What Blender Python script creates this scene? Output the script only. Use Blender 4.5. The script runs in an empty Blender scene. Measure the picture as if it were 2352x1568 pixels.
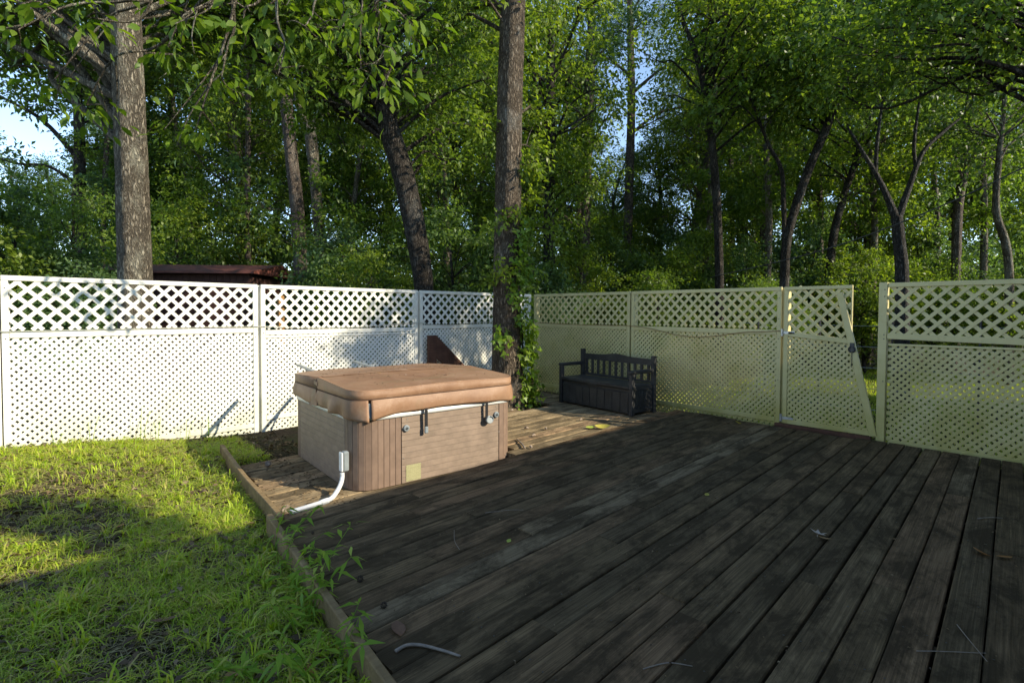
import bpy, bmesh, math, random
import numpy as np
from mathutils import Vector, Matrix

scene = bpy.context.scene
COL = scene.collection
R = math.radians

# ------------------------------------------------------------------ camera
# world frame: X runs along the far (left-hand) fence, Y along the right-hand
# fence, z = 0 is the upper deck; metres.
YAW, PITCH, ROLL = R(47.4), R(1.6), R(0.25)
cam_data = bpy.data.cameras.new("camera")
cam = bpy.data.objects.new("camera", cam_data)
COL.objects.link(cam)
cam_data.sensor_width = 36.0
cam_data.lens = 36.0 * 1195.0 / 2352.0
cam_data.shift_y = -(784.0 - (716.0 + 1195.0 * math.tan(PITCH))) / 2352.0
cam_data.clip_start, cam_data.clip_end = 0.05, 2000.0
F0 = Vector((math.cos(YAW), math.sin(YAW), 0)); R0 = Vector((math.sin(YAW), -math.cos(YAW), 0)); U0 = Vector((0, 0, 1))
Fw = F0 * math.cos(PITCH) - U0 * math.sin(PITCH); Up = U0 * math.cos(PITCH) + F0 * math.sin(PITCH)
Rt = R0 * math.cos(ROLL) + Up * math.sin(ROLL); Up2 = Up * math.cos(ROLL) - R0 * math.sin(ROLL)
M = Matrix((Rt, Up2, -Fw)).transposed().to_4x4()
M.translation = Vector((0, 0, 1.5))
cam.matrix_world = M
scene.camera = cam

# ------------------------------------------------------------------ sky, sun, exposure
SUN = Vector((0.92, -1.65, 1.0)).normalized()          # towards the sun
ELEV = math.asin(SUN.z); AZ = math.atan2(SUN.x, SUN.y)
world = bpy.data.worlds.new("World"); scene.world = world
world.use_nodes = True
wn = world.node_tree; wn.nodes.clear()
sky = wn.nodes.new("ShaderNodeTexSky"); sky.sky_type = 'NISHITA'; sky.sun_disc = False
sky.sun_elevation = ELEV; sky.sun_rotation = AZ; sky.air_density = 1.0; sky.dust_density = 0.15; sky.ozone_density = 1.4; sky.altitude = 2200.0
bg = wn.nodes.new("ShaderNodeBackground"); bg.inputs[1].default_value = 0.15
wo = wn.nodes.new("ShaderNodeOutputWorld")
wn.links.new(sky.outputs[0], bg.inputs[0]); wn.links.new(bg.outputs[0], wo.inputs[0])
sd = bpy.data.lights.new("sun", 'SUN'); sd.energy = 2.9; sd.angle = R(0.55); sd.color = (1.0, 0.93, 0.80)
so = bpy.data.objects.new("sun", sd); COL.objects.link(so)
so.rotation_euler = (-SUN).to_track_quat('-Z', 'Y').to_euler()
scene.view_settings.view_transform = 'Standard'; scene.view_settings.look = 'None'
scene.view_settings.gamma = 1.0; scene.view_settings.exposure = 1.4
scene.view_settings.use_curve_mapping = False
scene.view_settings.use_white_balance = True; scene.view_settings.white_balance_temperature = 7100.0; scene.view_settings.white_balance_tint = 8.0
scene.cycles.max_bounces = 8; scene.cycles.transparent_max_bounces = 4
scene.cycles.diffuse_bounces = 5; scene.cycles.transmission_bounces = 4

# ------------------------------------------------------------------ helpers
def link(name, me, mat=None, parent=None, loc=None):
    o = bpy.data.objects.new(name, me); COL.objects.link(o)
    if me is not None and mat is not None and not me.materials: me.materials.append(mat)
    if parent is not None: o.parent = parent
    if loc is not None: o.location = loc
    return o
def thing(name, label, cat, loc=(0, 0, 0), rz=0.0, group=None):
    o = bpy.data.objects.new(name, None); COL.objects.link(o)
    o.empty_display_size = 0.1; o.location = loc; o.rotation_euler = (0, 0, rz)
    o["label"] = label; o["category"] = cat
    if group: o["group"] = group
    return o
def tag(o, label, cat, group=None):
    o["label"] = label; o["category"] = cat
    if group: o["group"] = group
    return o
def struct(o): o["kind"] = "structure"; return o

class MB:
    def __init__(self): self.v = []; self.f = []
    def add(self, vs, fs):
        b = len(self.v); self.v += [tuple(p) for p in vs]; self.f += [tuple(i + b for i in f) for f in fs]; return self
    def box(self, x0, x1, y0, y1, z0, z1, c=0.0):
        if c <= 0:
            vs = [(x0,y0,z0),(x1,y0,z0),(x1,y1,z0),(x0,y1,z0),(x0,y0,z1),(x1,y0,z1),(x1,y1,z1),(x0,y1,z1)]
            return self.add(vs, [(3,2,1,0),(4,5,6,7),(0,1,5,4),(1,2,6,5),(2,3,7,6),(3,0,4,7)])
        vs = []
        for x, sx in ((x0,1),(x1,-1)):
            for y, sy in ((y0,1),(y1,-1)):
                for z, sz in ((z0,1),(z1,-1)):
                    vs += [(x,y+sy*c,z+sz*c),(x+sx*c,y,z+sz*c),(x+sx*c,y+sy*c,z)]
        bm = bmesh.new()
        for p in vs: bm.verts.new(p)
        bmesh.ops.convex_hull(bm, input=bm.verts); bm.verts.ensure_lookup_table()
        bm.verts.index_update()
        self.add([v.co[:] for v in bm.verts], [[v.index for v in f.verts] for f in bm.faces]); bm.free(); return self
    def bar(self, a, b, w, h, up=(0,0,1), c=0.0):
        a, b = Vector(a), Vector(b); d = (b-a); L = d.length; d.normalize()
        s = d.cross(Vector(up)); s.normalize(); u = s.cross(d)
        t = MB().box(0, L, -w/2, w/2, -h/2, h/2, c)
        return self.add([a + d*p[0] - s*p[1] + u*p[2] for p in t.v], t.f)
    def prism(self, poly, y0, y1):      # poly in (x,z), extruded along y
        n = len(poly)
        vs = [(x,y0,z) for x,z in poly] + [(x,y1,z) for x,z in poly]
        return self.add(vs, [tuple(range(n)), tuple(range(2*n-1,n-1,-1))] + [(i,n+i,n+(i+1)%n,(i+1)%n) for i in range(n)])
    def tube(self, pts, rad, n=8, cap=True):
        v, f = tube_np(pts, rad, n, cap); return self.add(v.tolist(), f)
    def mesh(self, name="m", smooth=False):
        me = bpy.data.meshes.new(name); me.from_pydata(self.v, [], self.f)
        bm = bmesh.new(); bm.from_mesh(me); bmesh.ops.recalc_face_normals(bm, faces=bm.faces); bm.to_mesh(me); bm.free()
        if smooth: me.polygons.foreach_set("use_smooth", [True]*len(me.polygons))
        me.update(); return me
    def build(self, name, mat, parent=None, smooth=False, loc=None):
        return link(name, self.mesh(name, smooth), mat, parent, loc)

def smooth_path(pts, k=4):
    P = np.array(pts, float); n = len(P)
    if n < 3 or k <= 1: return P
    out = []
    for i in range(n-1):
        p0 = P[max(i-1,0)]; p1 = P[i]; p2 = P[i+1]; p3 = P[min(i+2,n-1)]
        for j in range(k):
            t = j/k
            out.append(0.5*((2*p1)+(-p0+p2)*t+(2*p0-5*p1+4*p2-p3)*t*t+(-p0+3*p1-3*p2+p3)*t**3))
    out.append(P[-1]); return np.array(out)
def tube_np(pts, rad, n=8, cap=True, rough=0.0, rng=None):
    P = np.array(pts, float); m = len(P)
    rad = np.broadcast_to(np.array(rad, float), (m,)) if np.ndim(rad) == 0 else np.array(rad, float)
    T = np.gradient(P, axis=0); T /= (np.linalg.norm(T, axis=1, keepdims=True)+1e-9)
    ref = np.array([0,0,1.0]) if abs(T[0,2]) < 0.9 else np.array([1.0,0,0])
    S = np.cross(T, ref); S /= (np.linalg.norm(S, axis=1, keepdims=True)+1e-9); Uu = np.cross(S, T)
    a = np.arange(n)*2*math.pi/n
    rr = rad[:,None]*np.ones((1,n))
    if rough and rng is not None: rr = rr*(1+rough*rng.standard_normal((1,n))+0.5*rough*rng.standard_normal((m,n)))
    V = P[:,None,:] + rr[...,None]*(np.cos(a)[None,:,None]*S[:,None,:] + np.sin(a)[None,:,None]*Uu[:,None,:])
    V = V.reshape(-1,3)
    f = [(i*n+j, i*n+(j+1)%n, (i+1)*n+(j+1)%n, (i+1)*n+j) for i in range(m-1) for j in range(n)]
    if cap: f += [tuple(range(n-1,-1,-1)), tuple(range((m-1)*n, m*n))]
    return V, f
def np_mesh(name, V, quads, smooth=False):
    """V (N,3), quads (M,4) int arrays -> mesh, fast"""
    me = bpy.data.meshes.new(name)
    V = np.ascontiguousarray(V, np.float32); Q = np.ascontiguousarray(quads, np.int32); k = Q.shape[1]
    me.vertices.add(len(V)); me.vertices.foreach_set("co", V.ravel())
    me.loops.add(Q.size); me.loops.foreach_set("vertex_index", Q.ravel())
    me.polygons.add(len(Q)); me.polygons.foreach_set("loop_start", np.arange(0, Q.size, k, dtype=np.int32))
    me.polygons.foreach_set("loop_total", np.full(len(Q), k, np.int32))
    if smooth: me.polygons.foreach_set("use_smooth", np.ones(len(Q), bool))
    me.update(calc_edges=True); return me

# ------------------------------------------------------------------ materials
def mat(name):
    m = bpy.data.materials.new(name); m.use_nodes = True; nt = m.node_tree; nt.nodes.clear()
    out = nt.nodes.new("ShaderNodeOutputMaterial"); b = nt.nodes.new("ShaderNodeBsdfPrincipled")
    nt.links.new(b.outputs[0], out.inputs[0])
    return m, nt, b
def N(nt, t, **kw):
    n = nt.nodes.new(t)
    for k, v in kw.items():
        if k.startswith("i_"): n.inputs[int(k[2:])].default_value = v
        else: setattr(n, k, v)
    return n
def coords(nt, kind="Object", scale=(1,1,1), rot=(0,0,0), rand=0.0):
    """texture coordinates; kind World uses the position in the scene"""
    if kind == "World": src = N(nt, "ShaderNodeNewGeometry").outputs["Position"]
    else: src = N(nt, "ShaderNodeTexCoord").outputs[kind]
    mp = N(nt, "ShaderNodeMapping"); mp.inputs["Scale"].default_value = scale; mp.inputs["Rotation"].default_value = rot
    if rand:
        oi = N(nt, "ShaderNodeObjectInfo"); mu = N(nt, "ShaderNodeVectorMath", operation='SCALE')
        cb = N(nt, "ShaderNodeCombineXYZ")
        for k in range(3): nt.links.new(oi.outputs["Random"], cb.inputs[k])
        nt.links.new(cb.outputs[0], mu.inputs[0]); mu.inputs["Scale"].default_value = rand
        ad = N(nt, "ShaderNodeVectorMath", operation='ADD')
        nt.links.new(src, ad.inputs[0]); nt.links.new(mu.outputs[0], ad.inputs[1]); src = ad.outputs[0]
    if any(rot):
        mr = N(nt, "ShaderNodeMapping"); mr.inputs["Rotation"].default_value = rot; mp.inputs["Rotation"].default_value = (0, 0, 0)
        nt.links.new(src, mr.inputs[0]); src = mr.outputs[0]
    nt.links.new(src, mp.inputs[0]); return mp.outputs[0]
def noise(nt, vec, scale, detail=6, rough=0.6, dist=0.0):
    n = N(nt, "ShaderNodeTexNoise"); n.inputs["Scale"].default_value = scale; n.inputs["Detail"].default_value = detail
    n.inputs["Roughness"].default_value = rough; n.inputs["Distortion"].default_value = dist
    if vec is not None: nt.links.new(vec, n.inputs["Vector"])
    return n.outputs["Fac"]
def ramp(nt, fac, stops):
    r = N(nt, "ShaderNodeValToRGB"); e = r.color_ramp.elements
    while len(e) < len(stops): e.new(0.5)
    for i, (p, c) in enumerate(stops):
        e[i].position = p; e[i].color = (c[0], c[1], c[2], 1) if len(c) == 3 else c
    nt.links.new(fac, r.inputs[0]); return r.outputs[0]
def mixc(nt, fac, a, b, mode='MIX'):
    m = N(nt, "ShaderNodeMix", data_type='RGBA', blend_type=mode)
    if isinstance(fac, (int, float)): m.inputs[0].default_value = fac
    else: nt.links.new(fac, m.inputs[0])
    for k, s in ((6, a), (7, b)):
        if isinstance(s, tuple): m.inputs[k].default_value = (*s, 1) if len(s) == 3 else s
        else: nt.links.new(s, m.inputs[k])
    return m.outputs[2]
def bump(nt, b, h, strength=0.3, dist=0.01):
    bp = N(nt, "ShaderNodeBump"); bp.inputs["Strength"].default_value = strength; bp.inputs["Distance"].default_value = dist
    nt.links.new(h, bp.inputs["Height"]); nt.links.new(bp.outputs[0], b.inputs["Normal"])
def bw(c): return (c, c, c)

def m_deck(name, base, dark, light, red):
    m, nt, b = mat(name)
    g = coords(nt, "World", (1.3, 60, 8), (0, 0, -DECK_ANG), 37.0)          # grain along the plank
    g2 = coords(nt, "World", (2.2, 160, 8), (0, 0, -DECK_ANG), 19.0)
    w = coords(nt, "World", (0.7, 1.6, 1), (0, 0, -DECK_ANG), 11.0)
    grain = noise(nt, g, 1.0, 6, 0.7, 0.5); fine = noise(nt, g2, 1.0, 4, 0.7, 0.2)
    blot = noise(nt, w, 3.2, 9, 0.72, 0.4)
    blot2 = noise(nt, w, 11.0, 7, 0.75, 0.6)
    oi = N(nt, "ShaderNodeObjectInfo").outputs["Random"]
    c0 = ramp(nt, oi, [(0.0, dark), (0.25, base), (0.5, tuple(x*0.8 for x in base)), (0.68, red), (0.84, base), (1.0, light)])
    c1 = mixc(nt, 0.8, c0, ramp(nt, grain, [(0.28, bw(0.38)), (0.5, bw(0.95)), (0.72, bw(1.7))]), 'MULTIPLY')
    c1 = mixc(nt, 0.7, c1, ramp(nt, fine, [(0.3, bw(0.5)), (0.5, bw(1.0)), (0.7, bw(1.45))]), 'MULTIPLY')
    c2 = mixc(nt, ramp(nt, blot, [(0.43, bw(0.0)), (0.58, bw(0.85))]), c1, tuple(x*0.45 for x in dark))
    c3 = mixc(nt, ramp(nt, blot2, [(0.62, bw(0)), (0.72, bw(0.3))]), c2, light)
    nt.links.new(c3, b.inputs["Base Color"])
    nt.links.new(ramp(nt, blot, [(0.35, bw(0.66)), (0.6, bw(0.92))]), b.inputs["Roughness"])
    b.inputs["Specular IOR Level"].default_value = 0.06
    ad = N(nt, "ShaderNodeMath", operation='ADD'); nt.links.new(grain, ad.inputs[0]); nt.links.new(fine, ad.inputs[1])
    bump(nt, b, ad.outputs[0], 0.6, 0.006)
    return m
def m_wood(name, c0, c1, scale=(3, 30, 30), rough=0.8, bs=0.4):
    m, nt, b = mat(name)
    v = coords(nt, "Object", scale, (0, 0, 0), 9.0)
    n = noise(nt, v, 1.0, 6, 0.65, 0.6); n2 = noise(nt, coords(nt, "Object", (1,1,1), (0,0,0), 5.0), 5.0, 5)
    c = mixc(nt, ramp(nt, n2, [(0.35, bw(0)), (0.7, bw(0.7))]), ramp(nt, n, [(0.3, c0), (0.7, c1)]), tuple(x*0.55 for x in c0))
    nt.links.new(c, b.inputs["Base Color"]); b.inputs["Roughness"].default_value = rough
    b.inputs["Specular IOR Level"].default_value = 0.25
    bump(nt, b, n, bs, 0.004); return m
def m_plain(name, col, rough=0.5, var=0.12, scale=12.0, spec=0.4, metal=0.0, bs=0.0):
    m, nt, b = mat(name)
    n = noise(nt, coords(nt, "Object", (1,1,1), (0,0,0), 3.0), scale, 6, 0.6)
    c = ramp(nt, n, [(0.3, tuple(x*(1-var) for x in col)), (0.7, tuple(min(1, x*(1+var)) for x in col))])
    nt.links.new(c, b.inputs["Base Color"]); b.inputs["Roughness"].default_value = rough
    b.inputs["Specular IOR Level"].default_value = spec; b.inputs["Metallic"].default_value = metal
    if bs: bump(nt, b, n, bs, 0.003)
    return m
def m_lattice(name, white, algae, lo, hi, amount):
    m, nt, b = mat(name)
    w = coords(nt, "World")
    n = noise(nt, w, 2.2, 7, 0.65); n2 = noise(nt, w, 11.0, 5, 0.6)
    geo = N(nt, "ShaderNodeNewGeometry"); sp = N(nt, "ShaderNodeSeparateXYZ"); nt.links.new(geo.outputs["Position"], sp.inputs[0])
    hz = N(nt, "ShaderNodeMapRange"); hz.inputs[1].default_value = lo; hz.inputs[2].default_value = hi
    hz.inputs[3].default_value = 0.28; hz.inputs[4].default_value = -0.08
    nt.links.new(sp.outputs[2], hz.inputs[0])
    ad = N(nt, "ShaderNodeMath", operation='ADD'); nt.links.new(n, ad.inputs[0]); nt.links.new(hz.outputs[0], ad.inputs[1])
    f = ramp(nt, ad.outputs[0], [(0.45, bw(0)), (0.85, bw(amount))])
    c = mixc(nt, f, white, algae)
    c = mixc(nt, ramp(nt, n2, [(0.58, bw(0)), (0.78, bw(0.28))]), c, tuple(x*0.62 for x in algae))
    nt.links.new(c, b.inputs["Base Color"]); b.inputs["Roughness"].default_value = 0.45; b.inputs["Specular IOR Level"].default_value = 0.35
    return m
def m_bark(name, c0, c1, lich=(0.3,0.32,0.27), lam=0.35, sc=1.0, bs=0.9):
    m, nt, b = mat(name)
    v = coords(nt, "World", (10*sc, 10*sc, 2.6*sc))
    vo = N(nt, "ShaderNodeTexVoronoi", feature='DISTANCE_TO_EDGE'); vo.inputs["Scale"].default_value = 2.6
    nd = N(nt, "ShaderNodeTexNoise"); nd.inputs["Scale"].default_value = 3.0; nd.inputs["Detail"].default_value = 6
    nt.links.new(v, nd.inputs["Vector"])
    ad = N(nt, "ShaderNodeVectorMath", operation='ADD'); nt.links.new(v, ad.inputs[0]); nt.links.new(nd.outputs["Color"], ad.inputs[1])
    nt.links.new(ad.outputs[0], vo.inputs["Vector"])
    h = ramp(nt, vo.outputs["Distance"], [(0.0, bw(0)), (0.28, bw(0.8)), (0.6, bw(1))])
    n = noise(nt, coords(nt, "World", (1,1,0.6)), 3.0, 7, 0.7)
    c = mixc(nt, h, tuple(x*0.4 for x in c0), ramp(nt, nd.outputs["Fac"], [(0.3, c0), (0.7, c1)]))
    c = mixc(nt, ramp(nt, n, [(0.5, bw(0)), (0.66, bw(lam))]), c, lich)
    nt.links.new(c, b.inputs["Base Color"]); b.inputs["Roughness"].default_value = 0.9; b.inputs["Specular IOR Level"].default_value = 0.15
    bump(nt, b, h, 1.0, 0.05); return m
def m_leaf(name, cols, trans=0.45, rough=0.45, spec=0.35):
    m = bpy.data.materials.new(name); m.use_nodes = True; nt = m.node_tree; nt.nodes.clear()
    out = N(nt, "ShaderNodeOutputMaterial"); b = N(nt, "ShaderNodeBsdfPrincipled"); t = N(nt, "ShaderNodeBsdfTranslucent")
    mx = N(nt, "ShaderNodeMixShader"); mx.inputs[0].default_value = trans
    g = N(nt, "ShaderNodeNewGeometry")
    k = len(cols)
    c = ramp(nt, g.outputs["Random Per Island"], [(i/(k-1), cols[i]) for i in range(k)])
    n = noise(nt, coords(nt, "World"), 0.7, 3, 0.6)
    c = mixc(nt, 0.6, c, ramp(nt, n, [(0.3, (0.72, 0.80, 0.85)), (0.7, (1.25, 1.2, 0.95))]), 'MULTIPLY')
    nt.links.new(c, b.inputs["Base Color"]); b.inputs["Roughness"].default_value = rough; b.inputs["Specular IOR Level"].default_value = spec
    tc = mixc(nt, 1.0, c, (1.55, 1.6, 0.55), 'MULTIPLY')
    nt.links.new(tc, t.inputs["Color"])
    nt.links.new(b.outputs[0], mx.inputs[1]); nt.links.new(t.outputs[0], mx.inputs[2]); nt.links.new(mx.outputs[0], out.inputs[0])
    return m

DECK_ANG = R(3.35)
MAT = {}
MAT['deck'] = m_deck("weathered_deck_boards", (0.155,0.108,0.058), (0.105,0.077,0.044), (0.195,0.148,0.090), (0.185,0.118,0.066))
MAT['deck_sunlit'] = m_deck("sunlit_deck_boards", (0.32,0.235,0.135), (0.20,0.15,0.09), (0.42,0.32,0.20), (0.38,0.25,0.145))  # same boards as the deck; sunlight there is put into the lighter colour
MAT['kerb'] = m_wood("edging_timber", (0.20,0.13,0.06), (0.34,0.24,0.12))
MAT['redwood'] = m_wood("red_brown_stained_board", (0.085,0.038,0.025), (0.14,0.07,0.045))
MAT['white'] = m_lattice("white_lattice_paint", (0.77,0.75,0.66), (0.42,0.42,0.22), -0.2, 0.6, 0.6)
MAT['mildew'] = m_lattice("mildewed_lattice_paint", (0.58,0.51,0.26), (0.38,0.33,0.09), 0.0, 1.3, 0.85)
MAT['stave'] = m_plain("taupe_spa_siding", (0.240,0.178,0.132), 0.55, 0.2, 7.0, 0.35)
MAT['staveb'] = m_plain("brown_spa_corner_siding", (0.20,0.135,0.098), 0.55, 0.2, 7.0, 0.35)
MAT['core'] = m_plain("dark_spa_core", (0.035,0.026,0.02), 0.8)
MAT['black'] = m_plain("black_plastic", (0.018,0.018,0.02), 0.4, 0.2, 30, 0.5)
MAT['greyp'] = m_plain("grey_plastic", (0.22,0.25,0.26), 0.4, 0.15, 30, 0.5)
MAT['whitep'] = m_plain("white_plastic", (0.78,0.78,0.75), 0.35, 0.05, 20, 0.5)
MAT['pvc'] = m_plain("pale_grey_pvc", (0.66,0.67,0.66), 0.4, 0.08, 14, 0.45)
MAT['steel'] = m_plain("galvanised_steel", (0.42,0.43,0.44), 0.42, 0.25, 25, 0.5, 0.85)
MAT['iron'] = m_plain("dark_iron", (0.06,0.06,0.065), 0.45, 0.3, 30, 0.5, 0.7)
MAT['bench'] = m_wood("charcoal_bench_resin", (0.026,0.026,0.026), (0.062,0.060,0.057), (3,40,40), 0.45, 0.35)
MAT['cord'] = m_plain("tan_cord", (0.30,0.20,0.09), 0.6, 0.2, 30)
MAT['wcord'] = m_plain("dirty_white_cord", (0.42,0.42,0.34), 0.6, 0.2, 30)
MAT['wire'] = m_plain("dark_wire", (0.05,0.05,0.05), 0.6)
MAT['shedwall'] = m_wood("dark_red_shed_board", (0.055,0.025,0.02), (0.10,0.045,0.035), (30,30,3))
MAT['shedroof'] = m_plain("rusty_red_metal_roof", (0.13,0.042,0.032), 0.6, 0.6, 3.0, 0.4)
MAT['post'] = m_wood("orange_brown_post", (0.30,0.15,0.05), (0.42,0.23,0.09), (30,30,3))
MAT['brick'] = m_plain("house_siding", (0.50,0.47,0.42), 0.7, 0.05, 3.0)
MAT['roof'] = m_plain("asphalt_shingle", (0.06,0.058,0.056), 0.9, 0.3, 20.0)
MAT['glass'] = m_plain("window_glass", (0.02,0.025,0.03), 0.05, 0.1, 3, 0.6)
MAT['oakbark'] = m_bark("oak_bark", (0.165,0.125,0.088), (0.31,0.25,0.185), (0.34,0.33,0.29), 0.4)
MAT['greybark'] = m_bark("pale_lichen_bark", (0.20,0.165,0.12), (0.38,0.33,0.25), (0.50,0.48,0.37), 0.55)
MAT['darkbark'] = m_bark("dark_bark", (0.06,0.05,0.04), (0.13,0.11,0.09), (0.24,0.24,0.22), 0.35)
MAT['ashbark'] = m_bark("ash_grey_bark", (0.085,0.078,0.072), (0.16,0.15,0.14), (0.26,0.26,0.25), 0.3)
MAT['pinebark'] = m_bark("pine_bark", (0.17,0.13,0.105), (0.33,0.27,0.22), (0.38,0.36,0.32), 0.3)
MAT['twig'] = m_plain("bleached_twig", (0.24,0.20,0.16), 0.8, 0.25, 40)
MAT['cone'] = m_plain("pine_cone_scales", (0.30,0.23,0.17), 0.8, 0.4, 60)
MAT['gum'] = m_plain("dark_seed_ball", (0.035,0.025,0.018), 0.9, 0.4, 80)
MAT['leafA'] = m_leaf("oak_leaves", [(0.0536, 0.1007, 0.0188), (0.1115, 0.1842, 0.0346), (0.1937, 0.2688, 0.0524), (0.0738, 0.131, 0.029)], 0.48)
MAT['leafB'] = m_leaf("dark_forest_leaves", [(0.0455, 0.0838, 0.0285), (0.0891, 0.1516, 0.0481), (0.1587, 0.2325, 0.0698), (0.061, 0.1103, 0.0452)], 0.46)
MAT['leafC'] = m_leaf("yellow_green_leaves", [(0.0699, 0.1214, 0.0171), (0.1392, 0.2065, 0.0324), (0.2298, 0.2926, 0.0524), (0.0906, 0.1494, 0.0251)], 0.48)
MAT['leafD'] = m_leaf("blue_green_leaves", [(0.0432, 0.0911, 0.0417), (0.0912, 0.1593, 0.0673), (0.1587, 0.2394, 0.096), (0.0612, 0.118, 0.0538)], 0.42)
MAT['leafN'] = m_leaf("near_hickory_leaves", [(0.07, 0.13, 0.014), (0.11, 0.18, 0.02), (0.15, 0.21, 0.026), (0.08, 0.145, 0.018)], 0.5)
MAT['needle'] = m_leaf("pine_needles", [(0.055, 0.11, 0.042), (0.085, 0.15, 0.052), (0.115, 0.18, 0.058), (0.075, 0.135, 0.052)], 0.3)
MAT['ivy'] = m_leaf("bright_vine_leaves", [(0.0945, 0.1785, 0.0168), (0.147, 0.2415, 0.0231), (0.1995, 0.2835, 0.0315), (0.105, 0.1943, 0.021)], 0.4)
MAT['grass'] = m_leaf("lawn_grass", [(0.2565, 0.3842, 0.0273), (0.3848, 0.5049, 0.0441), (0.5014, 0.5817, 0.0683), (0.2332, 0.3622, 0.0273), (0.5364, 0.5049, 0.126), (0.3964, 0.3293, 0.1365)], 0.4, 0.5, 0.3)
MAT['weed'] = m_leaf("weed_leaves", [(0.15,0.28,0.026),(0.22,0.35,0.034),(0.27,0.40,0.042),(0.16,0.30,0.03)], 0.42)
MAT['straw'] = m_leaf("dry_straw", [(0.20,0.155,0.085),(0.30,0.25,0.13),(0.38,0.33,0.18),(0.15,0.11,0.06)], 0.15, 0.8, 0.15)
MAT['litter'] = m_leaf("dead_leaf_litter", [(0.075,0.052,0.036),(0.13,0.085,0.05),(0.21,0.14,0.08),(0.065,0.05,0.042),(0.32,0.23,0.14)], 0.08, 0.8, 0.15)

def m_vinyl():
    m, nt, b = mat("brown_cover_vinyl")
    w = coords(nt, "World")
    n = noise(nt, w, 2.2, 8, 0.65, 0.4); n2 = noise(nt, w, 30.0, 7, 0.75); n3 = noise(nt, coords(nt, "World", (1.2, 5, 1)), 1.7, 6, 0.6, 0.5); n4 = noise(nt, w, 7.0, 8, 0.7)
    c = ramp(nt, n, [(0.3, (0.19,0.098,0.055)), (0.5, (0.27,0.150,0.086)), (0.7, (0.34,0.205,0.125))])
    c = mixc(nt, ramp(nt, n4, [(0.54, bw(0)), (0.72, bw(0.4))]), c, (0.44,0.30,0.21))
    c = mixc(nt, ramp(nt, n2, [(0.60, bw(0)), (0.76, bw(0.5))]), c, (0.16,0.10,0.06))
    c = mixc(nt, ramp(nt, n3, [(0.55, bw(0)), (0.70, bw(0.45))]), c, (0.19,0.165,0.09))
    nt.links.new(c, b.inputs["Base Color"]); b.inputs["Roughness"].default_value = 0.55; b.inputs["Specular IOR Level"].default_value = 0.3
    bump(nt, b, n4, 0.35, 0.012); return m
MAT['vinyl'] = m_vinyl()
def m_sticker():
    m, nt, b = mat("printed_safety_sticker")
    v = coords(nt, "Object", (1, 1, 1))
    br = N(nt, "ShaderNodeTexBrick"); br.inputs["Scale"].default_value = 30.0; br.inputs["Mortar Size"].default_value = 0.012
    br.inputs["Brick Width"].default_value = 1.3; br.inputs["Row Height"].default_value = 0.22
    sw = N(nt, "ShaderNodeMapping"); sw.inputs["Rotation"].default_value = (R(90), 0, 0)
    nt.links.new(v, sw.inputs[0]); nt.links.new(sw.outputs[0], br.inputs["Vector"])
    br.inputs["Color1"].default_value = (0.26,0.25,0.13,1); br.inputs["Color2"].default_value = (0.33,0.31,0.17,1); br.inputs["Mortar"].default_value = (0.55,0.50,0.27,1)
    nt.links.new(br.outputs[0], b.inputs["Base Color"]); b.inputs["Roughness"].default_value = 0.4; return m
MAT['sticker'] = m_sticker()
def m_ground():
    m, nt, b = mat("soil_and_leaf_mould")
    w = coords(nt, "World")
    n = noise(nt, w, 1.1, 8, 0.65); n2 = noise(nt, w, 24.0, 8, 0.75); n3 = noise(nt, w, 90.0, 4, 0.7)
    c = ramp(nt, n2, [(0.3, (0.022,0.016,0.012)), (0.5, (0.060,0.043,0.030)), (0.72, (0.13,0.095,0.062))])
    c = mixc(nt, ramp(nt, n, [(0.42, bw(0)), (0.62, bw(0.65))]), c, (0.06,0.085,0.022))
    nt.links.new(c, b.inputs["Base Color"]); b.inputs["Roughness"].default_value = 0.95; b.inputs["Specular IOR Level"].default_value = 0.1
    ad = N(nt, "ShaderNodeMath", operation='ADD'); nt.links.new(n2, ad.inputs[0]); nt.links.new(n3, ad.inputs[1])
    bump(nt, b, ad.outputs[0], 0.8, 0.03); return m
MAT['ground'] = m_ground()

# ------------------------------------------------------------------ ground
def sstep(a, b, x):
    t = np.clip((x-a)/(b-a), 0, 1); return t*t*(3-2*t)
def gz(x, y):
    x = np.asarray(x, float); y = np.asarray(y, float)
    base = -0.13 + 0.085*np.clip(1.2-x, 0, 2.5) + 0.09*sstep(4.0, 7.4, y)*(1-sstep(0.4, 2.4, x))
    pit = sstep(1.32, 1.5, x)*(1-sstep(5.75, 6.05, y))
    base = base*(1-pit) + pit*(-0.32)
    far = sstep(7.45, 9.5, x)
    base = base*(1-far) + far*(-0.30)
    base = base + 0.02*np.sin(x*2.3+0.4)*np.sin(y*1.9+1.1)*(1-pit)
    dist = np.hypot(x, y)
    return base + 1.2*sstep(45, 120, dist)
def make_ground():
    a = np.concatenate([np.linspace(-400,-30,14), np.linspace(-25,-6,14), np.linspace(-5,12,120), np.linspace(12.5,40,24), np.linspace(46,400,20)])
    b = np.concatenate([np.linspace(-400,-30,14), np.linspace(-25,-4,14), np.linspace(-3,12,110), np.linspace(12.5,40,24), np.linspace(46,400,20)])
    X, Y = np.meshgrid(a, b, indexing='ij'); Z = gz(X, Y)
    V = np.stack([X, Y, Z], -1).reshape(-1, 3); n, m = len(a), len(b)
    i, j = np.meshgrid(np.arange(n-1), np.arange(m-1), indexing='ij'); k = (i*m+j).ravel()
    return np_mesh("ground", V, np.stack([k, k+m, k+m+1, k+1], 1), True)
struct(link("ground", make_ground(), MAT['ground']))

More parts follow.
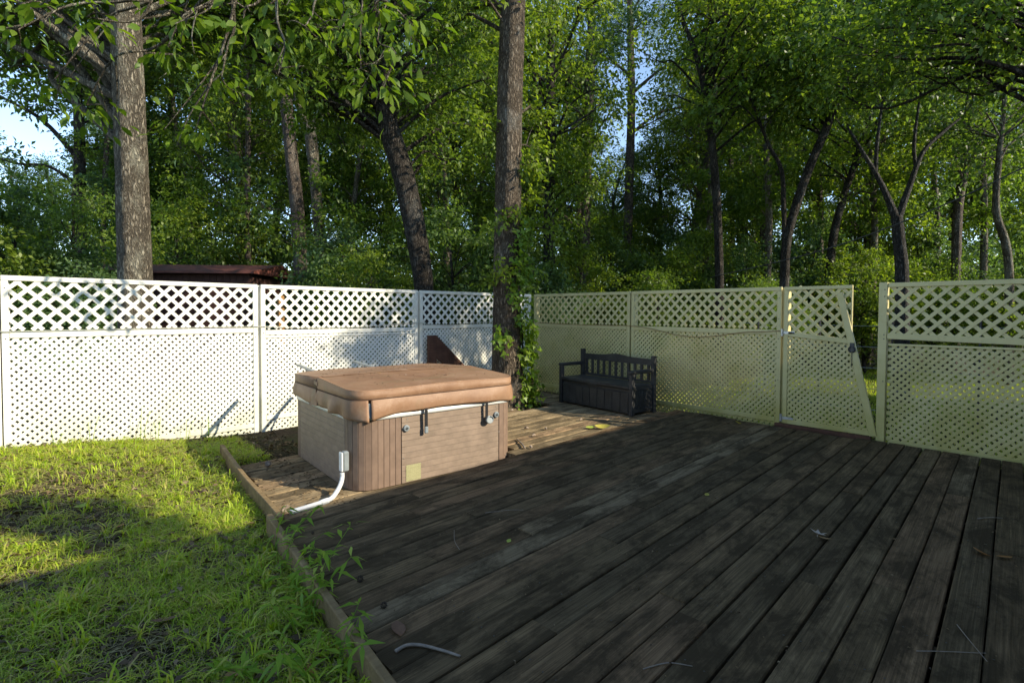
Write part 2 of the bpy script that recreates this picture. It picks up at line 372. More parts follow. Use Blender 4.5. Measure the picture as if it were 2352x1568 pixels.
# ------------------------------------------------------------------ deck
rnd = random.Random(7)
DO = Vector((1.28, 3.83, 0)); DU = Vector((math.cos(DECK_ANG), math.sin(DECK_ANG), 0)); DV = Vector((-math.sin(DECK_ANG), math.cos(DECK_ANG), 0))
def deck_left(y):   # x of the slanting left edge of the upper deck
    return 1.245 + (y-3.9)*(0.2/2.07)
def plank_mesh(L, w, t):
    c = 0.006
    sec = [(-w/2, -t), (w/2, -t), (w/2, -c), (w/2-c, 0), (-w/2+c, 0), (-w/2, -c)]
    n = len(sec); vs = []; k = 3
    for i in range(k+1):
        dx = L*i/k; j = rnd.uniform(-0.0025, 0.0025); q = rnd.uniform(-0.003, 0.003)
        vs += [(dx, y+q, z+(j if z > -t else 0)) for y, z in sec]
    fs = [tuple(range(n)), tuple(range(n*k+n-1, n*k-1, -1))]
    fs += [(i*n+a, (i+1)*n+a, (i+1)*n+(a+1)%n, i*n+(a+1)%n) for i in range(k) for a in range(n)]
    me = bpy.data.meshes.new("plank"); me.from_pydata(vs, [], fs)
    bm = bmesh.new(); bm.from_mesh(me); bmesh.ops.recalc_face_normals(bm, faces=bm.faces); bm.to_mesh(me); bm.free(); return me
def lay(parent, u0, u1, v, z, w, m='deck'):
    if u1-u0 < 0.08: return
    p = DO + DU*u0 + DV*v
    o = link("plank", plank_mesh(u1-u0, w, 0.035), MAT[m], parent, (p.x, p.y, z + rnd.uniform(-0.004, 0.003)))
    o.rotation_euler = (rnd.uniform(-0.012, 0.012), 0, DECK_ANG + rnd.uniform(-0.0012, 0.0012))
    # two screws per end
    return o
deck = thing("deck", "dark weathered board deck around the hot tub", "deck")
del deck["category"]; del deck["label"]; struct(deck)
PITCHB = 0.160
def u_at_x(x, v): return (x - DO.x - DV.x*v)/DU.x
row = 0; v = -PITCHB/2
while v > -5.4:
    y0 = DO.y + DV.y*v
    ul = u_at_x(deck_left(y0)+0.012, v); ur = u_at_x(7.30, v)
    if 1.40 < y0 < 2.95: ur = u_at_x(7.22, v)
    joints = []
    if row % 2 == 0: joints = [ul + rnd.uniform(1.0, 3.6)]
    else: joints = [ul + rnd.uniform(0.5, 1.8), ul + rnd.uniform(3.2, 4.8)]
    if row % 5 == 4: joints = []
    cuts = [ul] + joints + [ur]
    gap = rnd.choice([0.005, 0.006, 0.008, 0.009, 0.011]) if y0 > 0.9 else rnd.choice([0.010, 0.013, 0.017])
    for a, b in zip(cuts[:-1], cuts[1:]): lay(deck, a, b-0.004, v, 0.0, PITCHB-gap)
    v -= PITCHB; row += 1
v = PITCHB/2; row = 0           # level part right of the tub, under the bench
while v < 3.25:
    y0 = DO.y + DV.y*v
    ul = u_at_x((3.70 if v < 0.1 else 3.83) + 0.01*rnd.random() + 0.060*v, v); ur = u_at_x(7.02, v)
    cuts = [ul, ur]
    if row % 3 == 1: cuts = [ul, ul + rnd.uniform(0.9, 2.0), ur]
    for a, b in zip(cuts[:-1], cuts[1:]):
        yc = y0 + 0.0585*((a+b)/2)
        if abs(yc-6.13) < 0.42:                     # boards cut round the oak
            uo = u_at_x(5.84, v)
            if a < uo-0.4: lay(deck, a, min(b, uo-0.38), v, 0.0, PITCHB-0.009, 'deck_sunlit')
            if b > uo+0.4: lay(deck, max(a, uo+0.38), b-0.004, v, 0.0, PITCHB-0.009, 'deck_sunlit')
        else: lay(deck, a, b-0.004, v, 0.0, PITCHB-0.009, 'deck_sunlit')
    v += PITCHB; row += 1
# joists and riser boards that carry it
def deck_bar(a, b, w, h, nm='joist'):
    MB().bar(a, b, w, h, c=0.004).build(nm, MAT['deck'], deck)
e0 = DO + DU*0.0; e1 = DO + DU*6.0
deck_bar((1.30, 3.812, -0.125), (3.9, 3.965, -0.125), 0.035, 0.17, 'riser_board')
deck_bar((3.90, 4.02, -0.125), (4.06, 7.15, -0.125), 0.035, 0.17, 'riser_board')
for k in range(12):
    x = 1.55+0.5*k
    deck_bar((x, -1.4, -0.14), (x-0.02, 3.75, -0.14), 0.045, 0.19)
for k in range(6):
    x = 4.4+0.5*k
    deck_bar((x, 4.2, -0.14), (x-0.1, 7.1, -0.14), 0.045, 0.19)
pit = thing("sunken_deck", "sunken deck", "deck"); del pit["category"]; del pit["label"]; struct(pit)
v = 0.09
while v < 1.95:
    y0 = DO.y + DV.y*v
    x0 = 1.307 + (y0-3.89)*0.098 + 0.03
    ul = u_at_x(x0+rnd.uniform(0,0.03), v); lay(pit, ul, u_at_x(3.86, v), v, -0.081, PITCHB-0.012, 'deck_sunlit')
    v += PITCHB

# screw heads on the joints of some boards
def disc(n, r, h):
    m = MB(); vs = [(r*math.cos(2*math.pi*i/n), r*math.sin(2*math.pi*i/n), 0) for i in range(n)]
    vs2 = [(x*0.85, y*0.85, h) for x, y, _ in vs]
    return m.add(vs+vs2, [tuple(range(n, 2*n))] + [(i, (i+1)%n, n+(i+1)%n, n+i) for i in range(n)])

sv, sf = [], []
scr = random.Random(4)
for r_ in range(34):
    vv = -PITCHB*(r_+0.5)
    for k in range(12):
        for e in (-0.045, 0.045):
            x = 1.55+0.5*k + scr.uniform(-0.012, 0.012); u_ = u_at_x(x, vv+e); p = DO + DU*u_ + DV*(vv+e)
            if x < deck_left(p.y)+0.03 or scr.random() < 0.12: continue
            b_ = len(sv); sv += [(p.x+0.0045*math.cos(a*1.047), p.y+0.0045*math.sin(a*1.047), 0.0012) for a in range(6)]; sf.append(tuple(range(b_, b_+6)))
scw = MB().add(sv, sf).build("screw_heads", MAT['iron'], deck); scw["kind"] = "stuff"
# ------------------------------------------------------------------ edging boards
def bent_board(name, label, pts, w, h, mt):
    """board on edge along pts (top centre line)"""
    P = smooth_path(pts, 6); T = np.gradient(P, axis=0); T /= np.linalg.norm(T, axis=1, keepdims=True)
    S = np.stack([T[:,1], -T[:,0], 0*T[:,0]], 1); S /= np.linalg.norm(S, axis=1, keepdims=True)
    vs = []; c = 0.006
    sec = [(-w/2, -h), (w/2, -h), (w/2, -c), (w/2-c, 0), (-w/2+c, 0), (-w/2, -c)]; n = 6
    for p, s in zip(P, S): vs += [tuple(p + s*a + np.array([0,0,b])) for a, b in sec]
    k = len(P)-1
    fs = [tuple(range(n)), tuple(range(n*k+n-1, n*k-1, -1))] + [(i*n+a, (i+1)*n+a, (i+1)*n+(a+1)%n, i*n+(a+1)%n) for i in range(k) for a in range(n)]
    o = MB().add(vs, fs).build(name, mt); tag(o, label, "edging board"); return o
bent_board("edging_board", "long brown edging board between the lawn and the raised deck", [(1.235,3.93,0.03),(1.13,2.9,0.03),(1.02,1.8,0.03),(0.87,0.2,0.03),(0.74,-1.3,0.03)], 0.042, 0.24, MAT['kerb'])
bent_board("edging_board", "warped brown edging board beside the sunken deck left of the hot tub", [(1.30,3.865,0.015),(1.345,4.42,0.008),(1.388,5.09,0.01),(1.46,5.86,0.015),(1.523,6.42,0.01)], 0.042, 0.20, MAT['kerb'])

# ------------------------------------------------------------------ lattice fence
SLAT = {}
SJ = random.Random(12)
def slat_mesh(w, t):
    key = (w, t)
    if key not in SLAT: SLAT[key] = MB().box(-0.5, 0.5, -w/2, w/2, -t/2, t/2).mesh("slat")
    return SLAT[key]
def lattice(parent, x0, x1, z0, z1, pitch, w, y, mt, clip=None, ph=0.0):
    """two layers of 45 degree slats in the local xz plane; front layer at y, back layer behind (+y)"""
    t = 0.007
    cnt = 0
    for fam in (1, -1):
        c = (x0 - z1 if fam == 1 else x0 + z0) + ph*pitch
        cmax = (x1 - z0 if fam == 1 else x1 + z1)
        while c < cmax:
            # x - z*fam = c   (fam=1: rising slat)
            pts = []
            if fam == 1: xa, xb = max(x0, z0+c), min(x1, z1+c); a, b = (xa, xa-c), (xb, xb-c)
            else: xa, xb = max(x0, c-z1), min(x1, c-z0); a, b = (xa, c-xa), (xb, c-xb)
            if clip:
                # clip = (px,pz,nx,nz): keep (p-P).n <= 0
                da = (a[0]-clip[0])*clip[2]+(a[1]-clip[1])*clip[3]; db = (b[0]-clip[0])*clip[2]+(b[1]-clip[1])*clip[3]
                if da > 0 and db > 0: c += pitch; continue
                if da > 0 or db > 0:
                    s = da/(da-db); q = (a[0]+(b[0]-a[0])*s, a[1]+(b[1]-a[1])*s)
                    if da > 0: a = q
                    else: b = q
            L = math.hypot(b[0]-a[0], b[1]-a[1])
            if L > 0.03:
                me = slat_mesh(w, t)
                if not me.materials: me.materials.append(mt)
                o = bpy.data.objects.new("slat", me); COL.objects.link(o); o.parent = parent
                o.location = ((a[0]+b[0])/2, y + (0 if fam == 1 else t+0.0015), (a[1]+b[1])/2)
                o.rotation_mode = 'QUATERNION'
                ang = math.atan2(b[1]-a[1], b[0]-a[0])
                # local x along slat, local z facing -y
                ux = Vector((math.cos(ang), 0, math.sin(ang))); uz = Vector((0, -1, 0)); uy = uz.cross(ux)
                o.rotation_quaternion = Matrix((ux, uy, uz)).transposed().to_quaternion()
                jz = SJ.gauss(0, 0.0015); o.location.x += SJ.gauss(0, 0.0018); o.location.y += abs(jz)*(1 if fam == -1 else -1)*0.5
                ang += SJ.gauss(0, 0.0035); ux = Vector((math.cos(ang), 0, math.sin(ang))); uy = uz.cross(ux); o.rotation_quaternion = Matrix((ux, uy, uz)).transposed().to_quaternion()
                o.scale = (L, 1, 1)
                if o.data.materials[0] != mt:
                    o.material_slots[0].link = 'OBJECT'; o.material_slots[0].material = mt
                cnt += 1
            c += pitch
    return cnt
def rail(parent, name, x0, x1, z0, z1, y0, y1, mt, c=0.004):
    return MB().box(x0, x1, y0, y1, z0, z1, c).build(name, mt, parent)
ZT, ZM = 1.85, 1.285
def section(label, loc, rz, L, zb, mt, post_l=False, post_r=True, up=0.0, brail=None, drop=0.0, ph=0.0, nail=True):
    """one bay: local x along the fence, local -y faces the yard"""
    t = thing("lattice_fence_section", label, "fence", loc, rz, "lattice fence bays round the deck")
    lattice(t, 0.02, L-0.02, ZM+0.005-drop, ZT-0.02, 0.150, 0.038, 0.0, mt, ph=ph)
    lattice(t, 0.02, L-0.02, zb, ZM-0.03-drop*1.6, 0.0745, 0.0298, 0.0, mt, ph=ph*0.7)
    f0, f1 = -0.014, 0.024
    rail(t, "top_rail", 0.002, L-0.002, ZT-0.052, ZT, f0-0.003, f1, mt)
    rail(t, "middle_rail", 0.058, L-0.058, ZM-0.078-drop, ZM-0.012-drop, f0-0.002, f1, mt)
    if drop: rail(t, "lower_top_rail", 0.058, L-0.058, ZM-0.145-drop*0.3, ZM-0.115-drop*0.3, f0, f1, mt)
    rail(t, "stile", 0.0, 0.056, zb, ZT-0.054, f0, f1, mt); rail(t, "stile", L-0.056, L, zb, ZT-0.054, f0, f1, mt)
    if brail is not None: rail(t, "bottom_rail", 0.058, L-0.058, brail, brail+0.062, f0-0.001, f1, mt)
    if post_r: rail(t, "post", L-0.02, L+0.075, zb-0.1, ZT-0.01, 0.034, 0.124, mt)
    if post_l: rail(t, "post", -0.06, 0.035, zb-0.1, ZT-0.01, 0.034, 0.124, mt)
    if nail:
        me = disc(6, 0.006, 0.002).mesh("nail")
        for k, (x, z) in enumerate([(0.03, 1.72), (0.03, 1.2), (L-0.03, 1.7), (L-0.03, 1.42), (L-0.03, 1.15), (L*0.33, ZT-0.026), (L*0.7, ZT-0.026), (L*0.5, ZM-0.045), (L-0.03, 0.6), (L-0.03, 0.9)]):
            o = link("nail_head", me, MAT['iron'], t, (x, f0-0.004, z)); o.rotation_euler = (R(90), 0, 0)
    return t
YF, XF = 7.43, 7.39
section("sunlit white lattice fence bay at the left edge, behind the lawn", (-0.245, YF, 0), 0, 2.45, -0.14, MAT['white'], post_l=True, brail=-0.065)
section("white lattice fence bay left of it, at the picture's far left edge", (-2.705, YF, 0), 0, 2.45, -0.1, MAT['white'], nail=False)
section("white lattice fence bay directly behind the hot tub", (2.245, YF, 0), 0, 2.45, -0.2, MAT['white'], brail=0.02, drop=0.035, ph=0.3)
section("shaded lattice fence bay between the brown bracket and the corner", (4.74, YF, 0), 0, 2.60, -0.2, MAT['white'], post_r=False, brail=-0.05, ph=0.6)
# right-hand fence: local x runs from the corner towards the camera side (-Y), local -y faces -X
RZ = R(-90)
section("mildewed cream lattice fence bay right of the oak, behind the bench's left end", (XF, 7.37, 0), RZ, 2.27, -0.05, MAT['mildew'], post_l=True, brail=0.04, ph=0.2)
section("mildewed cream lattice fence bay between the bench and the gate", (XF, 5.07, 0), RZ, 2.38, -0.08, MAT['mildew'], brail=0.03, ph=0.5)

# right-hand end bay with a gap between its upper and lower panels
t = thing("lattice_fence_section", "greenish lattice fence bay right of the gate with a gap between its panels", "fence", (XF, 1.60, 0), RZ, "lattice fence bays round the deck")
Lr = 2.6
MBx = MAT['mildew']
lattice(t, 0.09, Lr, 1.235, 1.83, 0.150, 0.038, 0.0, MBx)
lattice(t, 0.10, Lr, -0.10, 1.13, 0.0745, 0.0298, 0.012, MBx)
rail(t, "post", 0.0, 0.085, -0.09, 1.865, -0.03, 0.06, MBx)
rail(t, "top_rail", 0.088, Lr, 1.805, 1.858, -0.017, 0.024, MBx)
MB().bar((0.088, -0.001, 1.235), (Lr, -0.001, 1.195), 0.040, 0.068, c=0.004).build("middle_rail", MBx, t)
MB().bar((0.10, 0.01, 1.135), (Lr, 0.01, 1.15), 0.036, 0.024, c=0.003).build("lower_top_rail", MBx, t)
rail(t, "bottom_rail", 0.12, Lr, -0.055, 0.01, -0.006, 0.034, MBx)
rail(t, "stile", Lr-0.05, Lr+0.01, -0.05, 1.80, -0.016, 0.024, MBx)
for z in (1.78, 1.70, 1.25, 1.2, 0.7): 
    o = link("nail_head", disc(6, 0.007, 0.002).mesh("nail"), MAT['iron'], t, (0.06, -0.031, z)); o.rotation_euler = (R(90), 0, 0)

# the sagging gate
g = thing("lattice_gate", "sagging lattice gate with a slanting free stile", "gate", (XF-0.01, 2.655, 0), RZ)
Lg = 0.785
# slanting stile: top (0.65,1.757) -> bottom (1.035,0.03)
ax, az_, bx_, bz = 0.650, 1.757, 1.035, 0.035
dn = Vector((bx_-ax, bz-az_)).normalized(); nx_, nz_ = -dn.y, dn.x    # right-hand normal
lattice(g, 0.02, Lg-0.01, 1.20, ZT-0.02, 0.150, 0.038, 0.0, MBx, ph=0.4)
lattice(g, 0.02, 1.05, 0.02, 1.20, 0.0745, 0.0298, 0.0, MBx, clip=(ax+nx_*0.02, az_+nz_*0.02, nx_, nz_), ph=0.3)
rail(g, "hinge_stile", 0.0, 0.055, 0.035, ZT-0.05, -0.014, 0.024, MBx)
rail(g, "top_rail", 0.0, Lg, ZT-0.048, ZT-0.004, -0.016, 0.024, MBx)
rail(g, "end_stile", Lg-0.016, Lg, 1.3, ZT-0.05, -0.008, 0.024, MBx)
MB().bar((ax, -0.018, az_), (bx_, -0.018, bz), 0.036, 0.075, up=(nx_, 0, nz_), c=0.004).build("slanting_stile", MBx, g)
MB().bar((0.057, -0.003, 1.225), (0.755, -0.003, 1.155), 0.036, 0.06, c=0.004).build("middle_rail", MBx, g)
MB().bar((0.057, -0.003, 0.06), (1.00, -0.003, 0.065), 0.036, 0.062, c=0.004).build("bottom_rail", MBx, g)
for z in (1.24, 0.10):
    h = MB().box(-0.03, -0.008, -0.022, -0.015, z-0.05, z+0.05, 0.002).box(-0.006, 0.14, -0.021, -0.0155, z-0.018, z+0.018, 0.002)
    h.tube([(-0.007, -0.024, z-0.05), (-0.007, -0.024, z+0.05)], 0.008, 8)
    h.build("strap_hinge", MAT['steel'], g)
ring = MB().tube([(0.80+0.035*math.cos(a), -0.05, 1.06+0.035*math.sin(a)) for a in np.linspace(0, 2*math.pi, 17)], 0.008, 6, False)
ring.box(0.775, 0.825, -0.046, -0.037, 1.03, 1.14, 0.004)
ring.build("latch_ring", MAT['iron'], g)
ch = MB()
for k in range(9):
    ch.tube([(0.80+0.006*math.cos(a)*(1 if k%2 else 0.4), -0.048+0.006*math.cos(a)*(0 if k%2 else 1), 1.015-0.02*k+0.012*math.sin(a)) for a in np.linspace(0, 2*math.pi, 9)], 0.002, 4, False)
ch.build("latch_chain", MAT['iron'], g)
tag(MB().box(7.235, 7.335, 1.62, 2.74, -0.10, -0.012, 0.005).box(7.28, 7.33, 1.63, 2.72, -0.012, 0.035, 0.004).build("threshold_board", MAT['redwood']), "red-brown threshold board under the sagging gate", "board")

# cord along the middle rails
def cord(name, label, pts, r, mt):
    o = MB().tube(smooth_path(pts, 8), r, 6).build(name, mt, None, True); tag(o, label, "cord"); return o
cord("cord", "off-white cord strung along the middle rail of the left-hand fence", [(-0.3,7.40,1.275),(1.0,7.40,1.285),(2.2,7.40,1.29),(2.9,7.40,1.262),(3.6,7.40,1.258),(4.3,7.40,1.30),(4.7,7.40,1.31),(5.0,7.40,1.278),(5.5,7.40,1.275),(6.0,7.40,1.31),(7.3,7.40,1.30)], 0.0055, MAT['wcord'])
cord("cord", "sagging tan cord on the right-hand lattice fence above the bench", [(7.365,7.3,1.29),(7.365,6.6,1.275),(7.365,5.6,1.272),(7.362,5.1,1.275),(7.36,4.7,1.24),(7.355,4.2,1.15),(7.355,3.75,1.14),(7.36,3.2,1.225),(7.36,2.95,1.24),(7.36,2.7,1.262)], 0.0065, MAT['cord'])

# ------------------------------------------------------------------ hot tub
TW, TD, TR = 1.87, 1.81, 0.22
tub = thing("hot_tub", "square hot tub with brown siding in the sunken deck", "hot tub", (2.955, 4.985, 0.063), R(-3.5)); tub.scale = (0.958,)*3
ZB, ZC = -0.148, 0.50
def rr_path(w, d, r, n=10):
    """rounded rectangle, counter-clockwise from front-left corner start; list of (x,y,nx,ny)"""
    out = []
    for cx, cy, a0 in ((-w/2+r, -d/2+r, 180), (w/2-r, -d/2+r, 270), (w/2-r, d/2-r, 0), (-w/2+r, d/2-r, 90)):
        for k in range(n+1):
            a = R(a0+90*k/n); out.append((cx+r*math.cos(a), cy+r*math.sin(a), math.cos(a), math.sin(a)))
    return out
def extrude_outline(path, off, z0, z1):
    n = len(path); vs = [(p[0]+p[2]*off, p[1]+p[3]*off, z) for z in (z0, z1) for p in path]
    return vs, [tuple(range(n-1,-1,-1)), tuple(range(n, 2*n))] + [(i, (i+1)%n, n+(i+1)%n, n+i) for i in range(n)]
pth = rr_path(TW, TD, TR)
MB().add(*extrude_outline(pth, -0.024, ZB, ZC)).build("cabinet_core", MAT['core'], tub)
MB().add(*extrude_outline(pth, 0.012, ZC+0.002, ZC+0.045)).build("shell_rim", MAT['whitep'], tub, True)
# walk the outline by arc length
def resample(path, closed=True):
    P = [Vector((p[0], p[1], 0)) for p in path] + [Vector((path[0][0], path[0][1], 0))]
    Nn = [Vector((p[2], p[3], 0)) for p in path] + [Vector((path[0][2], path[0][3], 0))]
    s = [0.0]
    for a, b in zip(P[:-1], P[1:]): s.append(s[-1]+(b-a).length)
    return P, Nn, s
PP, NN, SS = resample(pth)
def at_s(s):
    s %= SS[-1]
    for i in range(len(SS)-1):
        if SS[i] <= s <= SS[i+1]:
            t_ = (s-SS[i])/max(1e-9, SS[i+1]-SS[i]); n_ = NN[i].lerp(NN[i+1], t_); n_.normalize()
            return PP[i].lerp(PP[i+1], t_), n_
ARC = math.pi/2*TR
LF = TW-2*TR; LS = TD-2*TR
# s ranges: corner FL [0,ARC], front [ARC,ARC+LF], corner FR, right side, corner BR, back, corner BL, left (ends at total)
def s_front(x): return ARC + (x + TW/2 - TR)
def s_left(y): return SS[-1] - (y + TD/2 - TR)
def s_right(y): return 2*ARC + LF + (y + TD/2 - TR)
def s_back(x): return 3*ARC + LF + LS + (TW/2 - TR - x)
stv = {}
def stave_h(parent, sa, sb, za, zb):
    pa, n_ = at_s(sa); pb, _ = at_s(sb); L = (pb-pa).length; key = (round(L,4), round(zb-za,4))
    if key not in stv:
        stv[key] = MB().box(0, L, 0.0, 0.022, 0.0008, zb-za-0.0008, 0.0025).mesh("stave"); stv[key].materials.append(MAT['stave'])
    o = link("stave", stv[key], None, parent, (pa.x, pa.y, za)); d = pb-pa
    o.rotation_euler = (0, 0, math.atan2(d.y, d.x) + (math.pi if False else 0))
    return o
def stave_v(parent, sa, sb):
    s = (sa+sb)/2; p, n_ = at_s(s); w = sb-sa; key = ('v', round(w,4))
    if key not in stv:
        stv[key] = MB().box(-w/2+0.001, w/2-0.001, 0.0, 0.022, ZB+0.004, ZC-0.004, 0.003).mesh("stave"); stv[key].materials.append(MAT['staveb'])
    o = link("stave", stv[key], None, parent, (p.x, p.y, 0)); o.rotation_euler = (0, 0, math.atan2(n_.y, n_.x)+math.pi/2)
def flat_panel(sa, sb, name="side_panel"):
    p = bpy.data.objects.new(name, None); COL.objects.link(p); p.parent = tub; p.empty_display_size = 0.1
    n = 11; h = (ZC-0.01-ZB)/n
    for k in range(n): stave_h(p, sa+0.006, sb-0.006, ZB+0.004+k*h, ZB+0.004+(k+1)*h)
    return p
fpn = flat_panel(s_front(-0.475), s_front(0.70))
flat_panel(s_right(-0.66), s_right(0.64)); flat_panel(s_back(0.68), s_back(-0.68)); flat_panel(s_left(0.64), s_left(-0.68))
def corner_panel(sa, sb):
    p = bpy.data.objects.new("corner_panel", None); COL.objects.link(p); p.parent = tub; p.empty_display_size = 0.1
    n = max(3, round((sb-sa)/0.062)); w = (sb-sa)/n
    for k in range(n): stave_v(p, sa+k*w, sa+(k+1)*w)
corner_panel(s_left(-0.68)-SS[-1], s_front(-0.475)); corner_panel(s_front(0.70), s_right(-0.66)); corner_panel(s_right(0.64), s_back(0.68)); corner_panel(s_back(-0.68), s_left(0.64))
fy = -TD/2
# lock discs, straps, sticker, screws on the front
for x in (-0.425, 0.655):
    k = MB().tube([(x, fy-0.002, 0.385), (x, fy-0.016, 0.385), (x, fy-0.022, 0.385)], [0.032, 0.032, 0.024], 14)
    lk = k.build("lock_disc", MAT['greyp'], tub)
    MB().box(x-0.016, x+0.016, fy-0.026, fy-0.0215, 0.381, 0.389).box(x-0.003, x+0.003, fy-0.026, fy-0.0215, 0.37, 0.40).build("lock_slot", MAT['black'], lk)
for x, zend in ((-0.23, 0.36), (0.50, 0.365)):
    s_ = MB().bar((x, fy-0.045, 0.56), (x+0.003, fy-0.040, zend), 0.034, 0.006, up=(0,1,0), c=0.001)
    st = s_.build("cover_strap", MAT['black'], tub)
    if x < 0: MB().box(x-0.016, x+0.022, fy-0.053, fy-0.033, zend-0.045, zend+0.02, 0.006).build("strap_clip", MAT['greyp'], st)
    else:
        cl = MB().tube([(x+0.035, fy-0.055, zend-0.01), (x+0.035, fy-0.035, zend-0.015)], [0.040, 0.044], 16)
        cl.tube([(x+0.035+0.043*math.cos(a), fy-0.058, zend-0.012+0.036*math.sin(a)) for a in np.linspace(0, 2*math.pi, 19)], 0.005, 6, False)
        cl.build("strap_clip", MAT['greyp'], st)
MB().box(-0.425, -0.265, fy-0.004, fy-0.0005, -0.132, 0.025).build("safety_sticker", MAT['sticker'], tub)
scm = disc(8, 0.006, 0.003).mesh("screw")
for x, z in ((-0.45, 0.10), (0.70, 0.19), (0.80, -0.08), (-0.41, 0.47), (0.66, 0.47)):
    o = link("screw", scm, MAT['steel'], tub, (x, fy-0.001, z)); o.rotation_euler = (R(90), 0, 0)
# power inlet box on the left side and its conduit
lx = -TW/2
MB().box(lx-0.06, lx-0.002, -0.795, -0.735, 0.04, 0.225, 0.012).build("junction_box", MAT['greyp'], tub)
MB().box(lx-0.078, lx-0.061, -0.799, -0.731, 0.044, 0.221, 0.007).build("junction_box_lid", MAT['whitep'], tub)
con = smooth_path([(lx-0.06, -0.765, 0.03), (lx-0.06, -0.768, -0.01), (lx-0.085, -0.80, -0.055), (lx-0.16, -0.90, -0.085), (lx-0.27, -1.035, -0.09), (lx-0.42, -1.095, -0.085), (lx-0.62, -1.14, -0.083)], 6)
co = MB().tube(con, 0.020, 12).build("conduit", MAT['pvc'], tub, True)
MB().tube([con[-9], con[-12]], 0.0245, 12).build("conduit_coupling", MAT['pvc'], co, False)

# ------------------------------------------------------------------ spa cover (lies on the tub)
cov = thing("spa_cover", "brown vinyl spa cover folded over the top of the hot tub", "spa cover", (2.955, 4.985, 0.063), R(-3.5)); cov.scale = (0.958,)*3
CW, CD, CR = TW+0.035, TD+0.035, 0.20
ZS, ZTOP = 0.692, 0.775            # seam between foam side and skirt, top edge
def half_outline(sgn, fold, n=9):
    """outline of one cover half (front sgn=-1, rear sgn=+1), ccw"""
    y1 = sgn*CD/2; out = []
    if sgn < 0:
        out.append((-CW/2, fold, -1, 0))
        for k in range(n+1): a = R(180+90*k/n); out.append((-CW/2+CR+CR*math.cos(a), y1+CR+CR*math.sin(a), math.cos(a), math.sin(a)))
        for k in range(1, 8): out.append((-CW/2+CR+(CW-2*CR)*k/8, y1, 0, -1))
        for k in range(n+1): a = R(270+90*k/n); out.append((CW/2-CR+CR*math.cos(a), y1+CR+CR*math.sin(a), math.cos(a), math.sin(a)))
        out.append((CW/2, fold, 1, 0))
        for k in range(1, 10): out.append((CW/2-CW*k/10, fold, 0, 1))
    else:
        out.append((CW/2, fold, 1, 0))
        for k in range(n+1): a = R(90*k/n); out.append((CW/2-CR+CR*math.cos(a), y1-CR+CR*math.sin(a), math.cos(a), math.sin(a)))
        for k in range(1, 8): out.append((CW/2-CR-(CW-2*CR)*k/8, y1, 0, 1))
        for k in range(n+1): a = R(90+90*k/n); out.append((-CW/2+CR+CR*math.cos(a), y1-CR+CR*math.sin(a), math.cos(a), math.sin(a)))
        out.append((-CW/2, fold, -1, 0))
        for k in range(1, 10): out.append((-CW/2+CW*k/10, fold, 0, -1))
    return out
rg = np.random.default_rng(5)
def cover_top_z(x, y):
    return ZTOP + 0.045*(1-min(1, abs(y-0.02)/(CD/2))) + 0.012*(1-(2*x/CW)**2) - 0.010*math.exp(-((x-0.2)**2+(y+0.35)**2)/0.12) + 0.006*math.sin(5.1*x+1.0)*math.sin(4.3*y)
def cover_half(sgn, fold):
    out = half_outline(sgn, fold); n = len(out)
    cx = 0.0; cy = (fold + sgn*CD/2)/2
    vs = []; rings = []
    def ring(sc, off, zf):
        b = len(vs)
        for i, p in enumerate(out):
            x = cx+(p[0]-cx)*sc - p[2]*off; y = cy+(p[1]-cy)*sc - p[3]*off; vs.append((x, y, zf(x, y, i)))
        rings.append(b)
    w = rg.standard_normal(n)*0.0025
    for sc in (0.12, 0.3, 0.5, 0.7, 0.86, 0.95): ring(sc, 0, lambda x, y, i: cover_top_z(x, y))
    ring(1.0, 0.010, lambda x, y, i: cover_top_z(x, y)-0.001)
    ring(1.0, 0.0045, lambda x, y, i: cover_top_z(x, y)+0.003)
    ring(1.0, 0.0, lambda x, y, i: cover_top_z(x, y)-0.001)
    ring(1.0, 0.002, lambda x, y, i: cover_top_z(x, y)-0.007)
    ring(1.0, 0.0, lambda x, y, i: cover_top_z(x, y)-0.012+w[i])
    ring(1.0, -0.003, lambda x, y, i: cover_top_z(x, y)-0.04+w[i])
    ring(1.0, -0.004, lambda x, y, i: (cover_top_z(x, y)+ZS)/2+w[i])
    ring(1.0, 0.0, lambda x, y, i: ZS+0.016+w[i])
    ring(1.0, 0.009, lambda x, y, i: ZS+w[i])
    ring(0.98, 0.05, lambda x, y, i: ZS-0.06)
    fs = [tuple(range(rings[0]+n-1, rings[0]-1, -1))]
    fs += [(a+i, a+(i+1)%n, b+(i+1)%n, b+i) for a, b in zip(rings[:-1], rings[1:]) for i in range(n)]
    fs.append(tuple(range(rings[-1], rings[-1]+n)))
    return MB().add(vs, fs)
FOLD = 0.02
MAT['seam'] = m_plain('dark_seam', (0.07,0.035,0.02), 0.7)
hf = cover_half(-1, FOLD-0.012).build("front_half", MAT['vinyl'], cov, True)
hr = cover_half(1, FOLD+0.012).build("rear_half", MAT['vinyl'], cov, True)
for hh_, out_ in ((hf, half_outline(-1, FOLD-0.012)), (hr, half_outline(1, FOLD+0.012))):
    MB().tube([(p[0]+p[2]*0.002, p[1]+p[3]*0.002, ZS+0.004) for p in out_[:-9]], 0.0045, 5, False).build("seam", MAT['seam'], hh_, True)
# hinge flap over the fold
hv = []
for k in range(25):
    x = -CW/2+0.05+(CW-0.1)*k/24
    for dy, dz in ((-0.06, 0.004), (-0.02, 0.006), (0.02, 0.006), (0.06, 0.004)): hv.append((x, FOLD+dy, cover_top_z(x, FOLD+dy)+dz))
MB().add(hv, [(k*4+j, k*4+4+j, k*4+5+j, k*4+1+j) for k in range(24) for j in range(3)]).build("hinge_flap", MAT['vinyl'], cov, True)
